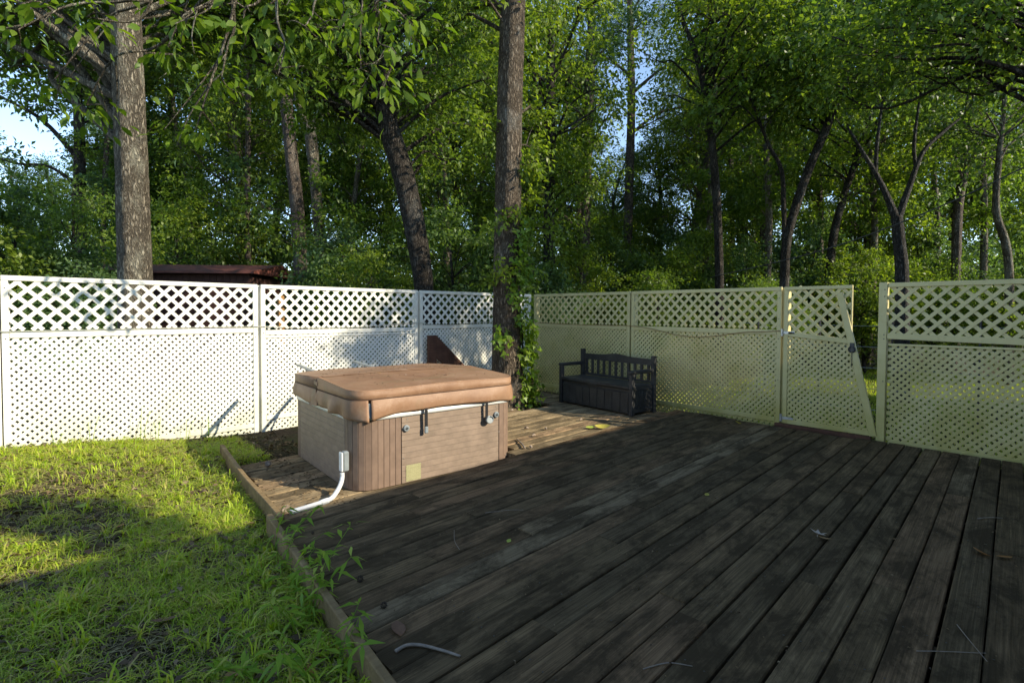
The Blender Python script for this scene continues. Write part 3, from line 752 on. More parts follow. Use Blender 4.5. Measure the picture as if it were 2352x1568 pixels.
# strap over the fold on the left side
for sx in (-1,):
    MB().bar((sx*(CW/2+0.004), FOLD+0.075, 0.765), (sx*(CW/2+0.004), FOLD-0.03, 0.752), 0.04, 0.008, up=(1,0,0), c=0.002).build("fold_handle", MAT['vinyl'], cov)
def skirt(path, zlow, wr, seed, flare=0.016, thick=0.004, tuck=None):
    """hanging flap along path [(x,y,nx,ny)], zlow(t) bottom height, wrinkles wr"""
    r_ = np.random.default_rng(seed); n = len(path); m = 8; vs = []
    ph = r_.uniform(0, 6.28, 5); fr = r_.uniform(3, 13, 5)
    for side in (1, 0):
        for j in range(m+1):
            q = j/m
            for i, p in enumerate(path):
                t_ = i/(n-1); zl = zlow(t_); z = ZS-0.002 + (zl-ZS)*q
                bul = 0.006 + flare*q + wr*(q**1.2)*sum(math.sin(fr[k]*t_*2.2+ph[k]+q*1.3)*0.45 for k in range(5)) + 0.012*math.sin(q*math.pi)
                bul = max(bul, 0.001)
                off = bul + side*thick - 0.006
                vs.append((p[0]+p[2]*off, p[1]+p[3]*off, z))
    w = n*(m+1); fs = []
    for j in range(m):
        for i in range(n-1):
            a = j*n+i; fs.append((a, a+1, a+n+1, a+n)); fs.append((w+a, w+a+n, w+a+n+1, w+a+1))
    for i in range(n-1): a = m*n+i; fs.append((a, a+1, w+a+1, w+a))
    for j in range(m):
        a = j*n; fs.append((a, a+n, w+a+n, w+a)); a = j*n+n-1; fs.append((a, w+a, w+a+n, a+n))
    return MB().add(vs, fs)
cp = rr_path(CW, CD, CR, 12); Pc, Nc, Sc = resample(cp)
def at_c(s):
    s %= Sc[-1]
    for i in range(len(Sc)-1):
        if Sc[i] <= s <= Sc[i+1]:
            t_ = (s-Sc[i])/max(1e-9, Sc[i+1]-Sc[i]); n_ = Nc[i].lerp(Nc[i+1], t_); n_.normalize(); p = Pc[i].lerp(Pc[i+1], t_)
            return (p.x, p.y, n_.x, n_.y)
CA = math.pi/2*CR; ST = Sc[-1]
def cpath(a, b, step=0.02): k = max(4, int((b-a)/step)); return [at_c(a+(b-a)*i/k) for i in range(k+1)]
sc_fl = CA*0.86                              # split at the front-left corner
s_fold_l = ST - (FOLD + CD/2 - CR)           # fold on the left side
s_fr = CA + (CW-2*CR) + CA*0.5
s_fold_r = 2*CA + (CW-2*CR) + (FOLD + CD/2 - CR)
def zl_front(t): 
    return 0.530 + 0.03*math.sin(math.pi*min(1, t*1.05)) - 0.026*math.exp(-t/0.05) - 0.012*math.exp(-(1-t)/0.08)
skirt(cpath(sc_fl+0.012, s_fr), zl_front, 0.013, 1).build("skirt_flap", MAT['vinyl'], cov, True)
skirt(cpath(s_fold_l-ST+0.015, sc_fl-0.012), lambda t: 0.545-0.045*t**2-0.012*math.exp(-t/0.05), 0.024, 2).build("skirt_flap", MAT['vinyl'], cov, True)
skirt(cpath(s_fr+0.01, s_fold_r-0.02), lambda t: 0.545, 0.006, 3).build("skirt_flap", MAT['vinyl'], cov, True)
skirt(cpath(s_fold_r+0.02, s_fold_l-0.015), lambda t: 0.555-0.03*max(0, t-0.85)/0.15, 0.008, 4).build("skirt_flap", MAT['vinyl'], cov, True)
# triangular gusset where the skirt folds
q = at_c(s_fold_l); gx = q[0]
MB().add([(gx-0.012, FOLD, ZS-0.004), (gx-0.045, FOLD+0.075, 0.555), (gx-0.060, FOLD+0.10, 0.53), (gx-0.030, FOLD-0.085, 0.540), (gx+0.0, FOLD, ZS-0.01), (gx-0.005, FOLD-0.07, 0.54), (gx-0.005, FOLD+0.09, 0.535)],
         [(0,1,2,3), (0,3,5,4), (0,4,6,2,1)]).build("fold_gusset", MAT['vinyl'], cov)
# corner piece showing the white lining
q = at_c(sc_fl)
MB().bar((q[0]-q[2]*0.004, q[1]-q[3]*0.004, ZS-0.03), (q[0]+q[2]*0.012, q[1]+q[3]*0.012, 0.53), 0.05, 0.004, up=(q[2], q[3], 0)).build("corner_lining", MAT['greyp'], cov)
# cover rests behind the tub
for x in (-0.66, 0.10):
    a = MB().bar((x, TD/2-0.02, 0.765), (x, TD/2+0.72, 0.80), 0.05, 0.022, c=0.003)
    a.bar((x, TD/2-0.005, 0.45), (x, TD/2+0.40, 0.775), 0.03, 0.015, up=(1,0,0))
    a.build("cover_rest_arm", MAT['greyp'], tub)

# ------------------------------------------------------------------ brown bracket behind the tub
br = thing("wooden_bracket", "dark brown triangular wooden bracket against the lattice behind the hot tub", "bracket", (4.84, 7.36, 0))
MB().prism([(0.0,-0.14),(0.16,-0.14),(0.16,1.10),(0.0,1.10)], -0.045, 0.0).build("upright_board", MAT['redwood'], br)
MB().prism([(0.165,1.095),(0.165,0.72),(1.20,-0.14),(1.52,-0.14)], -0.040, -0.005).build("diagonal_board", MAT['redwood'], br)
MB().box(0.40, 0.43, -0.055, -0.0425, 0.54, 0.86, 0.002).build("batten", MAT['redwood'], br)

# ------------------------------------------------------------------ bench
bench = thing("storage_bench", "charcoal storage bench with slatted back against the lattice fence", "bench", (6.31, 4.30, 0.004), R(-5))
# local: x = depth (0 front .. 0.56 back), y = length (0 right end .. 1.54 left end)
BL, BD = 1.54, 0.56
m = MAT['bench']
MB().box(0.03, BD-0.04, 0.07, BL-0.07, 0.03, 0.375, 0.006).build("storage_box", m, bench)
fp = MB().box(0.012, 0.029, 0.075, BL-0.075, 0.02, 0.33, 0.004).build("front_panel", m, bench)
pm = MB().box(0.004, 0.0115, 0, 0.145, 0.04, 0.32, 0.002).mesh("board"); pm.materials.append(m)
for k in range(9): link("board", pm, None, fp, (0, 0.085+k*0.1535, 0))
seat = MB().box(-0.015, BD-0.06, 0.06, BL-0.06, 0.378, 0.43, 0.012).build("seat_lid", m, bench)
MB().box(-0.022, -0.0155, BL/2-0.09, BL/2+0.09, 0.372, 0.39, 0.002).build("lid_grip", m, seat)
for y0 in (0.0, BL-0.068):
    MB().box(-0.012, 0.055, y0, y0+0.066, 0.0, 0.60, 0.006).build("front_post", m, bench)
    MB().box(BD-0.075, BD-0.005, y0, y0+0.066, 0.0, 0.845 if y0 == 0 else 0.87, 0.006).build("back_post", m, bench)
    MB().add(*(lambda b: (b.v, b.f))(MB().box(-0.022, BD-0.076, y0-0.004, y0+0.070, 0.602, 0.655, 0.012))).build("armrest", m, bench)
    ys = y0+0.018
    MB().box(0.057, BD-0.077, ys, ys+0.030, 0.36, 0.425, 0.004).build("side_rail", m, bench)
    MB().box(0.057, BD-0.077, ys, ys+0.030, 0.035, 0.095, 0.004).build("side_rail", m, bench)
    sm = MB().box(0, 0.052, ys+0.006, ys+0.022, 0.097, 0.358, 0.003).mesh("side_board"); sm.materials.append(m)
    for k in range(8): link("side_board", sm, None, bench, (0.0575+k*0.0535, 0, 0))
# curved top rail of the back
rl = MB(); poly = []
n = 24
for k in range(n+1):
    t_ = k/n; poly.append((0.07+(BL-0.14)*t_, 0.795+0.035*math.exp(-((t_-0.5)/0.16)**2)))
low = [(0.07+(BL-0.14)*(1-k/n), 0.70) for k in range(n+1)]
vs = [(BD-0.055, y, z) for y, z in poly+low] + [(BD-0.02, y, z) for y, z in poly+low]; K = len(poly+low)
MB().add(vs, [tuple(range(K)), tuple(range(2*K-1, K-1, -1))] + [(i, (i+1)%K, K+(i+1)%K, K+i) for i in range(K)]).build("top_rail", m, bench)
MB().box(BD-0.055, BD-0.02, 0.07, BL-0.07, 0.432, 0.47, 0.004).build("lower_back_rail", m, bench)
bs = MB().box(BD-0.05, BD-0.026, -0.024, 0.024, 0.471, 0.699, 0.004).mesh("back_slat"); bs.materials.append(m)
for k in range(11): link("back_slat", bs, None, bench, (0, 0.07+0.0585+(BL-0.14-0.117)*k/10, 0))
#PART2
# ------------------------------------------------------------------ house behind the camera (its eave shades the deck)
house = thing("house", "one-storey house whose eave shades the deck, behind the viewer", "house", (0, -1.75, 0))
MB().box(-9, 16, -8, 0, -0.4, 3.1).build("wall", MAT['brick'], house)
rz_ = 3.2
MB().prism([(0.45, rz_-0.16), (0.45, rz_), (-4.0, rz_+1.75), (-8.45, rz_), (-8.45, rz_-0.16), (-4.0, rz_+1.55)], -9.4, 16.4).build("roof", MAT['roof'], house)
hr_ = [c for c in house.children if c.name.startswith("roof")][0]
hr_.data.transform(Matrix.Rotation(R(90), 4, 'Z') @ Matrix.Scale(-1, 4, (0,1,0)))
hr_.data.flip_normals()
for x in (-6.0, -2.5, 3.0, 9.0):
    w_ = MB().box(x-0.55, x+0.55, 0.004, 0.04, 0.95, 2.25, 0.005).build("window", MAT['whitep'], house)
    MB().box(x-0.47, x+0.47, 0.042, 0.05, 1.03, 2.17).build("pane", MAT['glass'], w_)
d_ = MB().box(0.1, 1.05, 0.004, 0.05, 0.02, 2.08, 0.005).build("door", MAT['whitep'], house)
MB().box(0.16, 0.20, 0.052, 0.09, 0.95, 1.05, 0.005).build("handle", MAT['steel'], d_)

# ------------------------------------------------------------------ leaves and trees
def leaf_quads(rng, P, A, Nn, size, wid=0.45, fold=0.10):
    """P base points, A unit axis, Nn approx normal -> (V, Q)"""
    n = len(P); s = (size*rng.uniform(0.65, 1.25, n))[:, None]
    B = np.cross(A, Nn); B /= (np.linalg.norm(B, axis=1, keepdims=True)+1e-9); Nt = np.cross(B, A)
    mid = P + A*s*0.48
    V = np.stack([P, mid + B*s*wid*0.5 + Nt*s*fold, P + A*s - Nt*s*0.08, mid - B*s*wid*0.5 + Nt*s*fold], 1).reshape(-1, 3)
    return V, np.arange(4*n, dtype=np.int32).reshape(-1, 4)
def unit(v): return v/(np.linalg.norm(v, axis=-1, keepdims=True)+1e-9)
def spray_leaves(rng, C, Rr, cnt, size, flat=0.6, wid=0.5, droop=0.35, twigs=13):
    C = np.array(C, float); Rr = np.broadcast_to(np.array(Rr, float), (len(C),))
    idx = np.repeat(np.arange(len(C)), cnt); n = len(idx)
    TD_ = unit(rng.standard_normal((len(C), twigs, 3))*np.array([1, 1, flat]))
    TD_ = TD_*rng.uniform(0.55, 1.15, (len(C), twigs, 1))
    k = rng.integers(0, twigs, n); t = rng.uniform(0.12, 1.0, n)**0.75
    d = TD_[idx, k]
    P = C[idx] + d*(1.15*Rr[idx]*t)[:, None] + rng.standard_normal((n, 3))*np.array([1, 1, flat])*(0.17*Rr[idx])[:, None]
    P[:, 2] -= 0.18*Rr[idx]*t*t
    A = unit(unit(d)*0.8 + rng.standard_normal((n, 3))*0.7 + np.array([0, 0, -droop]))
    Nn = unit(rng.standard_normal((n, 3))*0.55 + np.array([0, 0, 1.0]))
    return leaf_quads(rng, P, A, Nn, size, wid)
def needle_tufts(rng, C, Rr, tufts, per, size):
    C = np.array(C, float); Rr = np.broadcast_to(np.array(Rr, float), (len(C),))
    idx = np.repeat(np.arange(len(C)), tufts)
    T0 = C[idx] + unit(rng.standard_normal((len(idx), 3))*np.array([1,1,0.55]))*(Rr[idx]*rng.uniform(0.2, 1, len(idx))**0.6)[:, None]
    j = np.repeat(np.arange(len(T0)), per); n = len(j)
    A = unit(rng.standard_normal((n, 3)) + np.array([0, 0, 0.45])); Nn = unit(rng.standard_normal((n, 3)))
    return leaf_quads(rng, T0[j], A, Nn, size, 0.07, 0.0)
def cat(parts):
    Vs, Qs, b = [], [], 0
    for V, Q in parts: Vs.append(V); Qs.append(Q+b); b += len(V)
    return np.concatenate(Vs), np.concatenate(Qs)
def branch_mesh(name, rng, trunk, C, Rr, bark, parent, r0=0.35, twigs=4, more=()):
    """one curved limb from the trunk to each leaf cluster, with a few twigs"""
    mb_v, mb_f, b = [], [], 0
    jobs = [(st_, c, rr) for st_, C_, R_ in [(trunk, C, Rr)]+list(more) for c, rr in zip(np.array(C_), np.broadcast_to(np.array(R_, float), (len(C_),)))]
    for st_, c, rr in jobs:
        Tp = smooth_path([p[:3] for p in st_], 5); Tr = np.interp(np.linspace(0, 1, len(Tp)), np.linspace(0, 1, len(st_)), [p[3] for p in st_])
        dz = Tp[:, 2] - (c[2] - 0.5*np.hypot(Tp[:, 0]-c[0], Tp[:, 1]-c[1]))
        i = int(np.argmin(np.abs(dz))); a = Tp[i]; L = np.linalg.norm(c-a)
        if L < 0.15: continue
        mid = (a+c)/2 + np.array([0, 0, 0.10*L]) + rng.standard_normal(3)*0.05*L
        m2 = (a*0.25+c*0.75) + np.array([0, 0, 0.07*L]) + rng.standard_normal(3)*0.05*L
        P = smooth_path([a, mid, m2, c], 4); r_ = min(Tr[i]*r0, 0.012+0.013*L)
        V, F_ = tube_np(P, np.linspace(r_, 0.006, len(P)), 5, False); mb_v.append(V); mb_f += [tuple(k+b for k in f) for f in F_]; b += len(V)
        for _ in range(twigs):
            s = P[rng.integers(len(P)//2, len(P))]; e = c + unit(rng.standard_normal(3)*np.array([1,1,0.6]))*rr*0.8
            mm = (s+e)/2 + rng.standard_normal(3)*0.06*rr
            Pt = smooth_path([s, mm, e], 3)
            V, F_ = tube_np(Pt, np.linspace(min(0.012, r_*0.6), 0.003, len(Pt)), 3, False); mb_v.append(V); mb_f += [tuple(k+b for k in f) for f in F_]; b += len(V)
    if not mb_v: return None
    me = bpy.data.meshes.new(name); me.from_pydata(np.concatenate(mb_v).tolist(), [], mb_f)
    me.polygons.foreach_set("use_smooth", [True]*len(me.polygons)); me.update()
    o = link(name, me, bark, parent); o["kind"] = "stuff"; return o
def trunk_mesh(rng, pts, sides=18, k=8, flare=0.0, rough=0.035):
    P = np.array([p[:3] for p in pts], float); r = np.array([p[3] for p in pts], float)
    Ps = smooth_path(P, k); rs = np.interp(np.linspace(0, len(pts)-1, len(Ps)), np.arange(len(pts)), r)
    if flare: rs = rs*(1 + flare*np.exp(-(Ps[:, 2]-Ps[0, 2])/0.35))
    V, F_ = tube_np(Ps, rs, sides, True, rough, rng)
    me = bpy.data.meshes.new("trunk"); me.from_pydata(V.tolist(), [], F_); me.polygons.foreach_set("use_smooth", [True]*len(me.polygons)); me.update()
    return me
def ground_ext(pts):
    """extend a trunk polyline down into the ground"""
    p = pts[0]; z = float(gz(p[0], p[1])); q = pts[1]
    k = (p[2]-(z-0.1))/max(0.3, q[2]-p[2])
    k = min(k, 1.2)
    return [(p[0]-(q[0]-p[0])*k*0.5, p[1]-(q[1]-p[1])*k*0.5, z-0.1, p[3]*1.12)] + list(pts)
def tree(name, label, trunks, bark, leafmat, clusters, cnt, size, seed, group=None, needles=False, flat=0.6, twigs=4, flare=0.25, sides=18, extra=None):
    """trunks: list of polylines (first is the main stem). clusters: (C,R)"""
    rng = np.random.default_rng(seed)
    base = ground_ext(trunks[0]); o = Vector(base[0][:3])
    root = thing(name, label, "tree", (0, 0, 0), 0, group)
    root.location = o
    def sub(p): return [(a[0]-o.x, a[1]-o.y, a[2]-o.z, a[3]) for a in p]
    link("trunk", trunk_mesh(rng, sub(base), sides, 8, flare), bark, root)
    for tpl in trunks[1:]: link("limb", trunk_mesh(rng, sub(tpl), 10, 6), bark, root)
    C = np.array(clusters[0], float) - np.array(o[:]); Rr = np.array(clusters[1], float)
    alltr = sub(base)
    if len(trunks) > 1:
        # clusters follow the nearest stem
        stems = [sub(base)] + [sub(t_) for t_ in trunks[1:]]
        near = [int(np.argmin([np.min(np.linalg.norm(np.array([q[:3] for q in s])-c, axis=1)) for s in stems])) for c in C]
        grp = [(s, C[[i for i in range(len(C)) if near[i] == si]], Rr[[i for i in range(len(C)) if near[i] == si]]) for si, s in enumerate(stems)]
        branch_mesh("branches", rng, *grp[0], bark, root, 0.5, twigs, grp[1:])
    else: branch_mesh("branches", rng, alltr, C, Rr, bark, root, 0.4, twigs)
    if needles: V, Q = needle_tufts(rng, C, Rr, cnt//14, 14, size)
    else: V, Q = spray_leaves(rng, C, Rr, cnt, size, flat)
    link("crown", np_mesh("crown", V, Q), leafmat, root)
    return root
def cloud(rng, c, r, n, rad, zmin=None):
    """n cluster centres filling the ellipsoid shell c, r"""
    d = unit(rng.standard_normal((n, 3))); t = rng.uniform(0.25, 1.0, n)**0.55
    P = np.array(c) + d*np.array(r)*t[:, None]
    if zmin is not None: P[:, 2] = np.maximum(P[:, 2], zmin + rng.uniform(0, 0.6, n))
    return P, rng.uniform(0.75, 1.25, n)*rad
def merge(*cl): return np.concatenate([c[0] for c in cl]), np.concatenate([c[1] for c in cl])
TR = {
  'T1': [(1.05, 8.82, 1.93, 0.199), (1.04, 8.83, 2.77, 0.193), (1.03, 8.83, 3.48, 0.187), (1.01, 8.85, 4.55, 0.181), (0.99, 8.87, 5.72, 0.175), (0.97, 8.89, 7.16, 0.151), (0.97, 8.89, 8.6, 0.121), (0.95,8.9,11.5,0.05)],
  'P2': [(6.44, 17.17, 2.55, 0.213), (6.36, 17.24, 4.81, 0.206), (6.22, 17.38, 6.63, 0.192), (6.09, 17.49, 8.72, 0.178), (6.0, 17.58, 10.65, 0.156), (5.86, 17.7, 13.53, 0.08)],
  'P3': [(6.13, 14.74, 2.3, 0.163), (6.06, 14.8, 3.92, 0.138), (5.98, 14.88, 5.41, 0.144), (5.89, 14.96, 6.77, 0.169)],
  'L4': [(5.3, 8.17, 1.9, 0.177), (5.17, 8.28, 3.06, 0.195), (5.02, 8.43, 4.01, 0.195), (4.84, 8.59, 4.8, 0.19), (4.73, 8.7, 5.58, 0.18), (4.59, 8.82, 6.68, 0.155), (4.47, 8.93, 8.3, 0.10)],
  'O5': [(5.67, 6.29, 0.33, 0.25), (5.67, 6.3, 1.26, 0.227), (5.67, 6.29, 2.32, 0.22), (5.68, 6.28, 3.72, 0.213), (5.7, 6.27, 5.11, 0.206), (5.73, 6.24, 6.49, 0.198), (5.75, 6.22, 8.19, 0.156), (5.8,6.2,11.0,0.06)],
  'S6': [(10.21, 9.63, 2.1, 0.164), (10.2, 9.64, 4.02, 0.146), (10.22, 9.62, 5.75, 0.129), (10.21, 9.63, 8.04, 0.117), (10.17, 9.67, 10.88, 0.06)],
  'S7': [(14.03, 11.56, 2.65, 0.166), (14.04, 11.55, 4.75, 0.158), (14.08, 11.51, 6.97, 0.143), (14.15, 11.45, 9.92, 0.121), (14.17, 11.43, 13.56, 0.06)],
  'P8': [(20.13, 14.09, 2.85, 0.215), (20.16, 14.06, 6.83, 0.20), (20.22, 14.01, 10.77, 0.185), (20.16, 14.06, 14.1, 0.15), (20.08, 14.14, 18.56, 0.07)],
  'D9': [(12.12, 5.84, 2.21, 0.10), (12.07, 5.89, 3.77, 0.095), (11.99, 5.95, 5.01, 0.09), (11.86, 6.07, 6.34, 0.078), (11.66, 6.26, 7.56, 0.063), (11.38, 6.51, 8.47, 0.047), (11.11, 6.77, 9.68, 0.031)],
  'F10': [(12.21, 4.4, 2.16, 0.115), (12.25, 4.36, 3.21, 0.111), (12.51, 4.12, 4.45, 0.106), (12.85, 3.81, 5.59, 0.101), (13.12, 3.56, 6.62, 0.087), (13.44, 3.27, 7.93, 0.058)],
  'F10b': [(12.21, 4.4, 2.64, 0.067), (12.17, 4.43, 3.78, 0.063), (12.12, 4.48, 4.64, 0.058), (11.9, 4.68, 5.2, 0.043), (11.65, 4.91, 6.05, 0.034), (11.36, 5.18, 7.08, 0.02)],
  'K11': [(17.98, 5.21, 2.42, 0.121), (18.07, 5.12, 3.89, 0.114), (18.25, 4.95, 4.95, 0.1), (18.61, 4.62, 6.53, 0.08), (18.93, 4.33, 8.11, 0.05)],
  'G12': [(12.89, 2.41, 2.11, 0.149), (12.83, 2.46, 2.9, 0.132), (12.79, 2.51, 3.45, 0.123)],
  'G12a': [(12.79, 2.51, 3.38, 0.097), (12.6, 2.68, 3.94, 0.062), (12.45, 2.82, 4.33, 0.053), (12.24, 3.01, 4.76, 0.04), (12.02, 3.21, 5.23, 0.02)],
  'G12b': [(12.8, 2.5, 3.38, 0.097), (12.95, 2.35, 4.03, 0.07), (13.15, 2.18, 4.72, 0.053), (13.46, 1.89, 5.15, 0.04), (13.74, 1.63, 5.46, 0.02)],
  'G12c': [(12.46, 2.81, 4.3, 0.048), (12.47, 2.8, 4.89, 0.044), (12.54, 2.73, 5.9, 0.02)],
  'G12d': [(13.06, 2.26, 4.39, 0.044), (13.02, 2.3, 4.89, 0.04), (13.08, 2.24, 5.8, 0.02)],
  'R13': [(20.85, 2.57, 2.44, 0.121), (20.85, 2.56, 4.7, 0.121), (20.97, 2.46, 5.76, 0.107), (21.02, 2.4, 6.68, 0.067), (21.16, 2.28, 8.38, 0.04)],
  'R14': [(17.92, 1.18, 2.27, 0.092), (17.84, 1.26, 3.24, 0.087), (17.64, 1.44, 4.1, 0.076), (17.67, 1.41, 5.5, 0.065), (17.75, 1.34, 7.09, 0.04)],
  'W15': [(1.35, 25.93, 3.36, 0.21), (1.35, 25.93, 5.35, 0.20), (1.39, 25.89, 8.48, 0.17), (1.28, 26.0, 10.77, 0.12), (1.25, 26.02, 13.21, 0.06)],
  'M16': [(13.11, 17.83, 2.89, 0.184), (13.15, 17.79, 5.81, 0.166), (13.11, 17.83, 9.07, 0.147), (13.04, 17.9, 12.66, 0.08)],
  'M17': [(25.65, 11.74, 3.2, 0.174), (25.56, 11.81, 7.29, 0.163), (25.41, 11.96, 12.63, 0.141), (25.29, 12.06, 16.86, 0.07)],
}
for k_ in TR:
    if k_[:3] in ('F10', 'G12'): TR[k_] = [(a, b, c, d*0.82) for a, b, c, d in TR[k_]]
g0 = np.random.default_rng(11)
# near hickory: stands behind the left fence, its long limb hangs leaves over the yard
NEAR = np.array([(-0.07,7.13,4.25),(0.18,7.17,3.83),(0.41,6.28,4.21),(1.02,6.15,4.1),(1.07,5.54,4.2),(1.21,5.95,3.28),(1.51,5.41,4.15),(1.78,5.29,3.79),(1.82,4.72,4.03),(2.16,4.67,4.14),(2.23,4.47,3.7),(2.33,4.24,3.5),(0.45,7.19,3.68),(1.49,4.61,4.05),(2.64,4.23,4.14),(0.08,6.18,4.15),(1.51,6.22,3.97),(2.13,4.02,4.05),(2.5,4.9,4.5),(1.2,6.6,4.6),(0.6,5.8,4.7)])
t1 = tree("hickory_tree", "tall straight lichen-mottled trunk behind the left-hand fence, hanging big leaves over the yard", [TR['T1']], MAT['greybark'], MAT['leafA'],
     merge(cloud(g0, (1.0, 9.2, 8.2), (3.4, 3.0, 2.6), 34, 0.9), cloud(g0, (0.3, 10.6, 6.3), (2.0, 1.6, 1.1), 22, 0.75), cloud(g0, (2.2, 9.6, 6.6), (1.4, 1.2, 1.3), 14, 0.7), cloud(g0, (-0.1, 12.3, 6.2), (1.1, 1.0, 0.8), 10, 0.7)), 300, 0.115, 21)
r1 = np.random.default_rng(77)
lo = np.array(t1.location)
limb = [(0.98,8.9,6.2,0.07),(1.1,8.0,6.1,0.055),(1.25,6.9,5.5,0.045),(1.5,5.9,4.95,0.035),(1.95,4.9,4.55,0.022),(2.4,4.3,4.3,0.012)]
link("limb", trunk_mesh(r1, [(a-lo[0], b-lo[1], c-lo[2], d) for a, b, c, d in limb], 8, 5), MAT['greybark'], t1)
branch_mesh("branches", r1, [(a-lo[0], b-lo[1], c-lo[2], d) for a, b, c, d in limb], NEAR-lo, np.full(len(NEAR), 0.34), MAT['greybark'], t1, 0.6, 3)
# big leaves: six-vertex pointed ovals in whorls
def big_leaves(rng, C, rad, per, size):
    n = len(C)*per; idx = np.repeat(np.arange(len(C)), per)
    d = unit(rng.standard_normal((n, 3))*np.array([1,1,0.5]) + np.array([0,0,-0.25]))
    P = C[idx] + d*(rad*rng.uniform(0.1, 1, n))[:, None]
    A = unit(d + rng.standard_normal((n,3))*0.35 + np.array([0,0,-0.55])); Nn = unit(rng.standard_normal((n,3))*0.4 + np.array([0,0,1]))
    B = unit(np.cross(A, Nn)); Nt = np.cross(B, A); s = (size*rng.uniform(0.6, 1.25, n))[:, None]
    w = 0.21
    p0 = P; p1 = P+A*s*0.30+B*s*w*0.8+Nt*s*0.05; p2 = P+A*s*0.62+B*s*w+Nt*s*0.03; p3 = P+A*s-Nt*s*0.14; p4 = P+A*s*0.62-B*s*w+Nt*s*0.03; p5 = P+A*s*0.30-B*s*w*0.8+Nt*s*0.05
    m1 = P+A*s*0.30; m2 = P+A*s*0.62
    V = np.stack([p0,p1,m1,p5,p2,m2,p4,p3], 1).reshape(-1,3); k = (np.arange(n)*8)[:,None]
    Q = np.concatenate([k+np.array([0,1,2,3]), k+np.array([1,4,5,2]), k+np.array([2,5,6,3]), k+np.array([4,7,6,5])], 0)
    return V, Q
V, Q = big_leaves(r1, NEAR-lo, 0.40, 32, 0.135)
link("hanging_leaves", np_mesh("hanging_leaves", V, Q), MAT['leafN'], t1)

tree("oak_tree", "thick straight oak trunk growing through the deck at the fence corner", [TR['O5']], MAT['oakbark'], MAT['leafC'],
     merge(cloud(g0, (5.7, 6.6, 8.4), (3.2, 2.6, 2.2), 30, 0.9), (np.array([(5.95,6.2,2.3),(5.4,6.1,3.0),(6.1,6.35,3.4),(5.35,6.2,2.1),(6.2,6.3,4.3),(5.3,6.5,4.4),(6.25,6.0,2.9),(5.9,5.95,3.9),(6.6,6.6,5.0)]), np.full(9, 0.38))), 190, 0.10, 22, sides=22)
tree("leaning_tree", "dark trunk leaning left, just beyond the fence behind the hot tub", [TR['L4']], MAT['darkbark'], MAT['leafA'],
     merge(cloud(g0, (5.2, 8.9, 6.6), (2.6, 2.4, 2.4), 50, 0.75, 3.9), cloud(g0, (3.4, 9.6, 6.5), (1.8, 1.6, 1.3), 24, 0.7)), 320, 0.105, 23)
tree("pale_trunk_tree", "tall pale bare trunk behind the red-roofed shed", [TR['P2']], MAT['pinebark'], MAT['leafB'], cloud(g0, (6.0, 17.6, 12.5), (3.5, 3.5, 3.0), 26, 1.1), 200, 0.17, 24)
p3 = [(5.90,14.95,6.7,0.12),(5.6,15.2,7.5,0.10),(5.45,15.4,8.3,0.08),(5.3,15.6,10.0,0.04)]; p3b = [(5.9,14.95,6.75,0.10),(6.4,14.6,7.3,0.08),(6.9,14.2,7.7,0.07),(7.3,13.8,9.0,0.03)]
tree("pale_trunk_tree", "pale forked trunk right of the shed, lit by the sun", [TR['P3'], p3, p3b], MAT['greybark'], MAT['leafA'], merge(cloud(g0, (5.9, 15.0, 9.5), (2.6, 2.6, 2.0), 22, 0.9), cloud(g0, (6.0, 14.6, 4.0), (1.8, 1.2, 1.4), 8, 0.7)), 200, 0.14, 25)
tree("slim_dark_tree", "slim dark trunk just right of the big oak trunk", [TR['S6']], MAT['darkbark'], MAT['leafC'], cloud(g0, (10.1, 9.5, 7.2), (2.5, 2.4, 4.0), 44, 0.85, 3.0), 220, 0.13, 26)
tree("slim_dark_tree", "slender brown trunk between the oak and the pale pine", [TR['S7']], MAT['pinebark'], MAT['leafA'], cloud(g0, (13.4, 11.9, 8.0), (1.7, 1.9, 4.2), 38, 0.85, 3.0), 200, 0.15, 27)
lm = [[(20.2,14.05,11.4,0.09),(20.9,13.5,12.2,0.07),(21.7,12.9,13.0,0.03)],[(20.2,14.05,9.6,0.08),(21.2,13.2,10.6,0.05),(22.4,12.2,11.0,0.03)],[(20.2,14.05,12.2,0.07),(19.6,14.6,12.9,0.05),(18.9,15.2,13.3,0.03)]]
pine_c = cloud(g0, (20.2, 14.0, 16.5), (3.0, 3.0, 2.6), 24, 0.95)
pine_c = merge(pine_c, (np.array([(21.8,12.8,13.2),(22.4,12.2,11.1),(22.9,11.7,10.9),(18.8,15.3,13.3),(22.6,12.0,11.8)]), np.full(5, 0.8)))
tree("pine_tree", "pale straight pine trunk against the patch of blue sky", [TR['P8']]+lm, MAT['pinebark'], MAT['needle'], pine_c, 700, 0.26, 28, needles=True)
tree("slim_dark_tree", "thin dark trunk curving left above the bench and gate", [TR['D9']], MAT['darkbark'], MAT['leafC'], merge(cloud(g0, (11.8, 5.6, 7.6), (2.2, 2.4, 2.2), 40, 0.8, 4.6)), 240, 0.12, 29)
tree("forked_tree", "dark double-stemmed tree leaning right above the gate's hinge side", [TR['F10'], TR['F10b']], MAT['darkbark'], MAT['leafA'], merge(cloud(g0, (12.9, 4.0, 7.4), (2.2, 2.2, 1.8), 38, 0.8, 5.2), cloud(g0, (12.0, 4.8, 6.3), (1.4, 1.2, 1.2), 14, 0.7)), 230, 0.12, 30)
tree("slim_dark_tree", "crooked dark trunk leaning right behind the gate", [TR['K11']], MAT['darkbark'], MAT['leafC'], cloud(g0, (18.6, 4.8, 7.2), (2.6, 2.4, 2.4), 30, 0.95), 200, 0.15, 31)
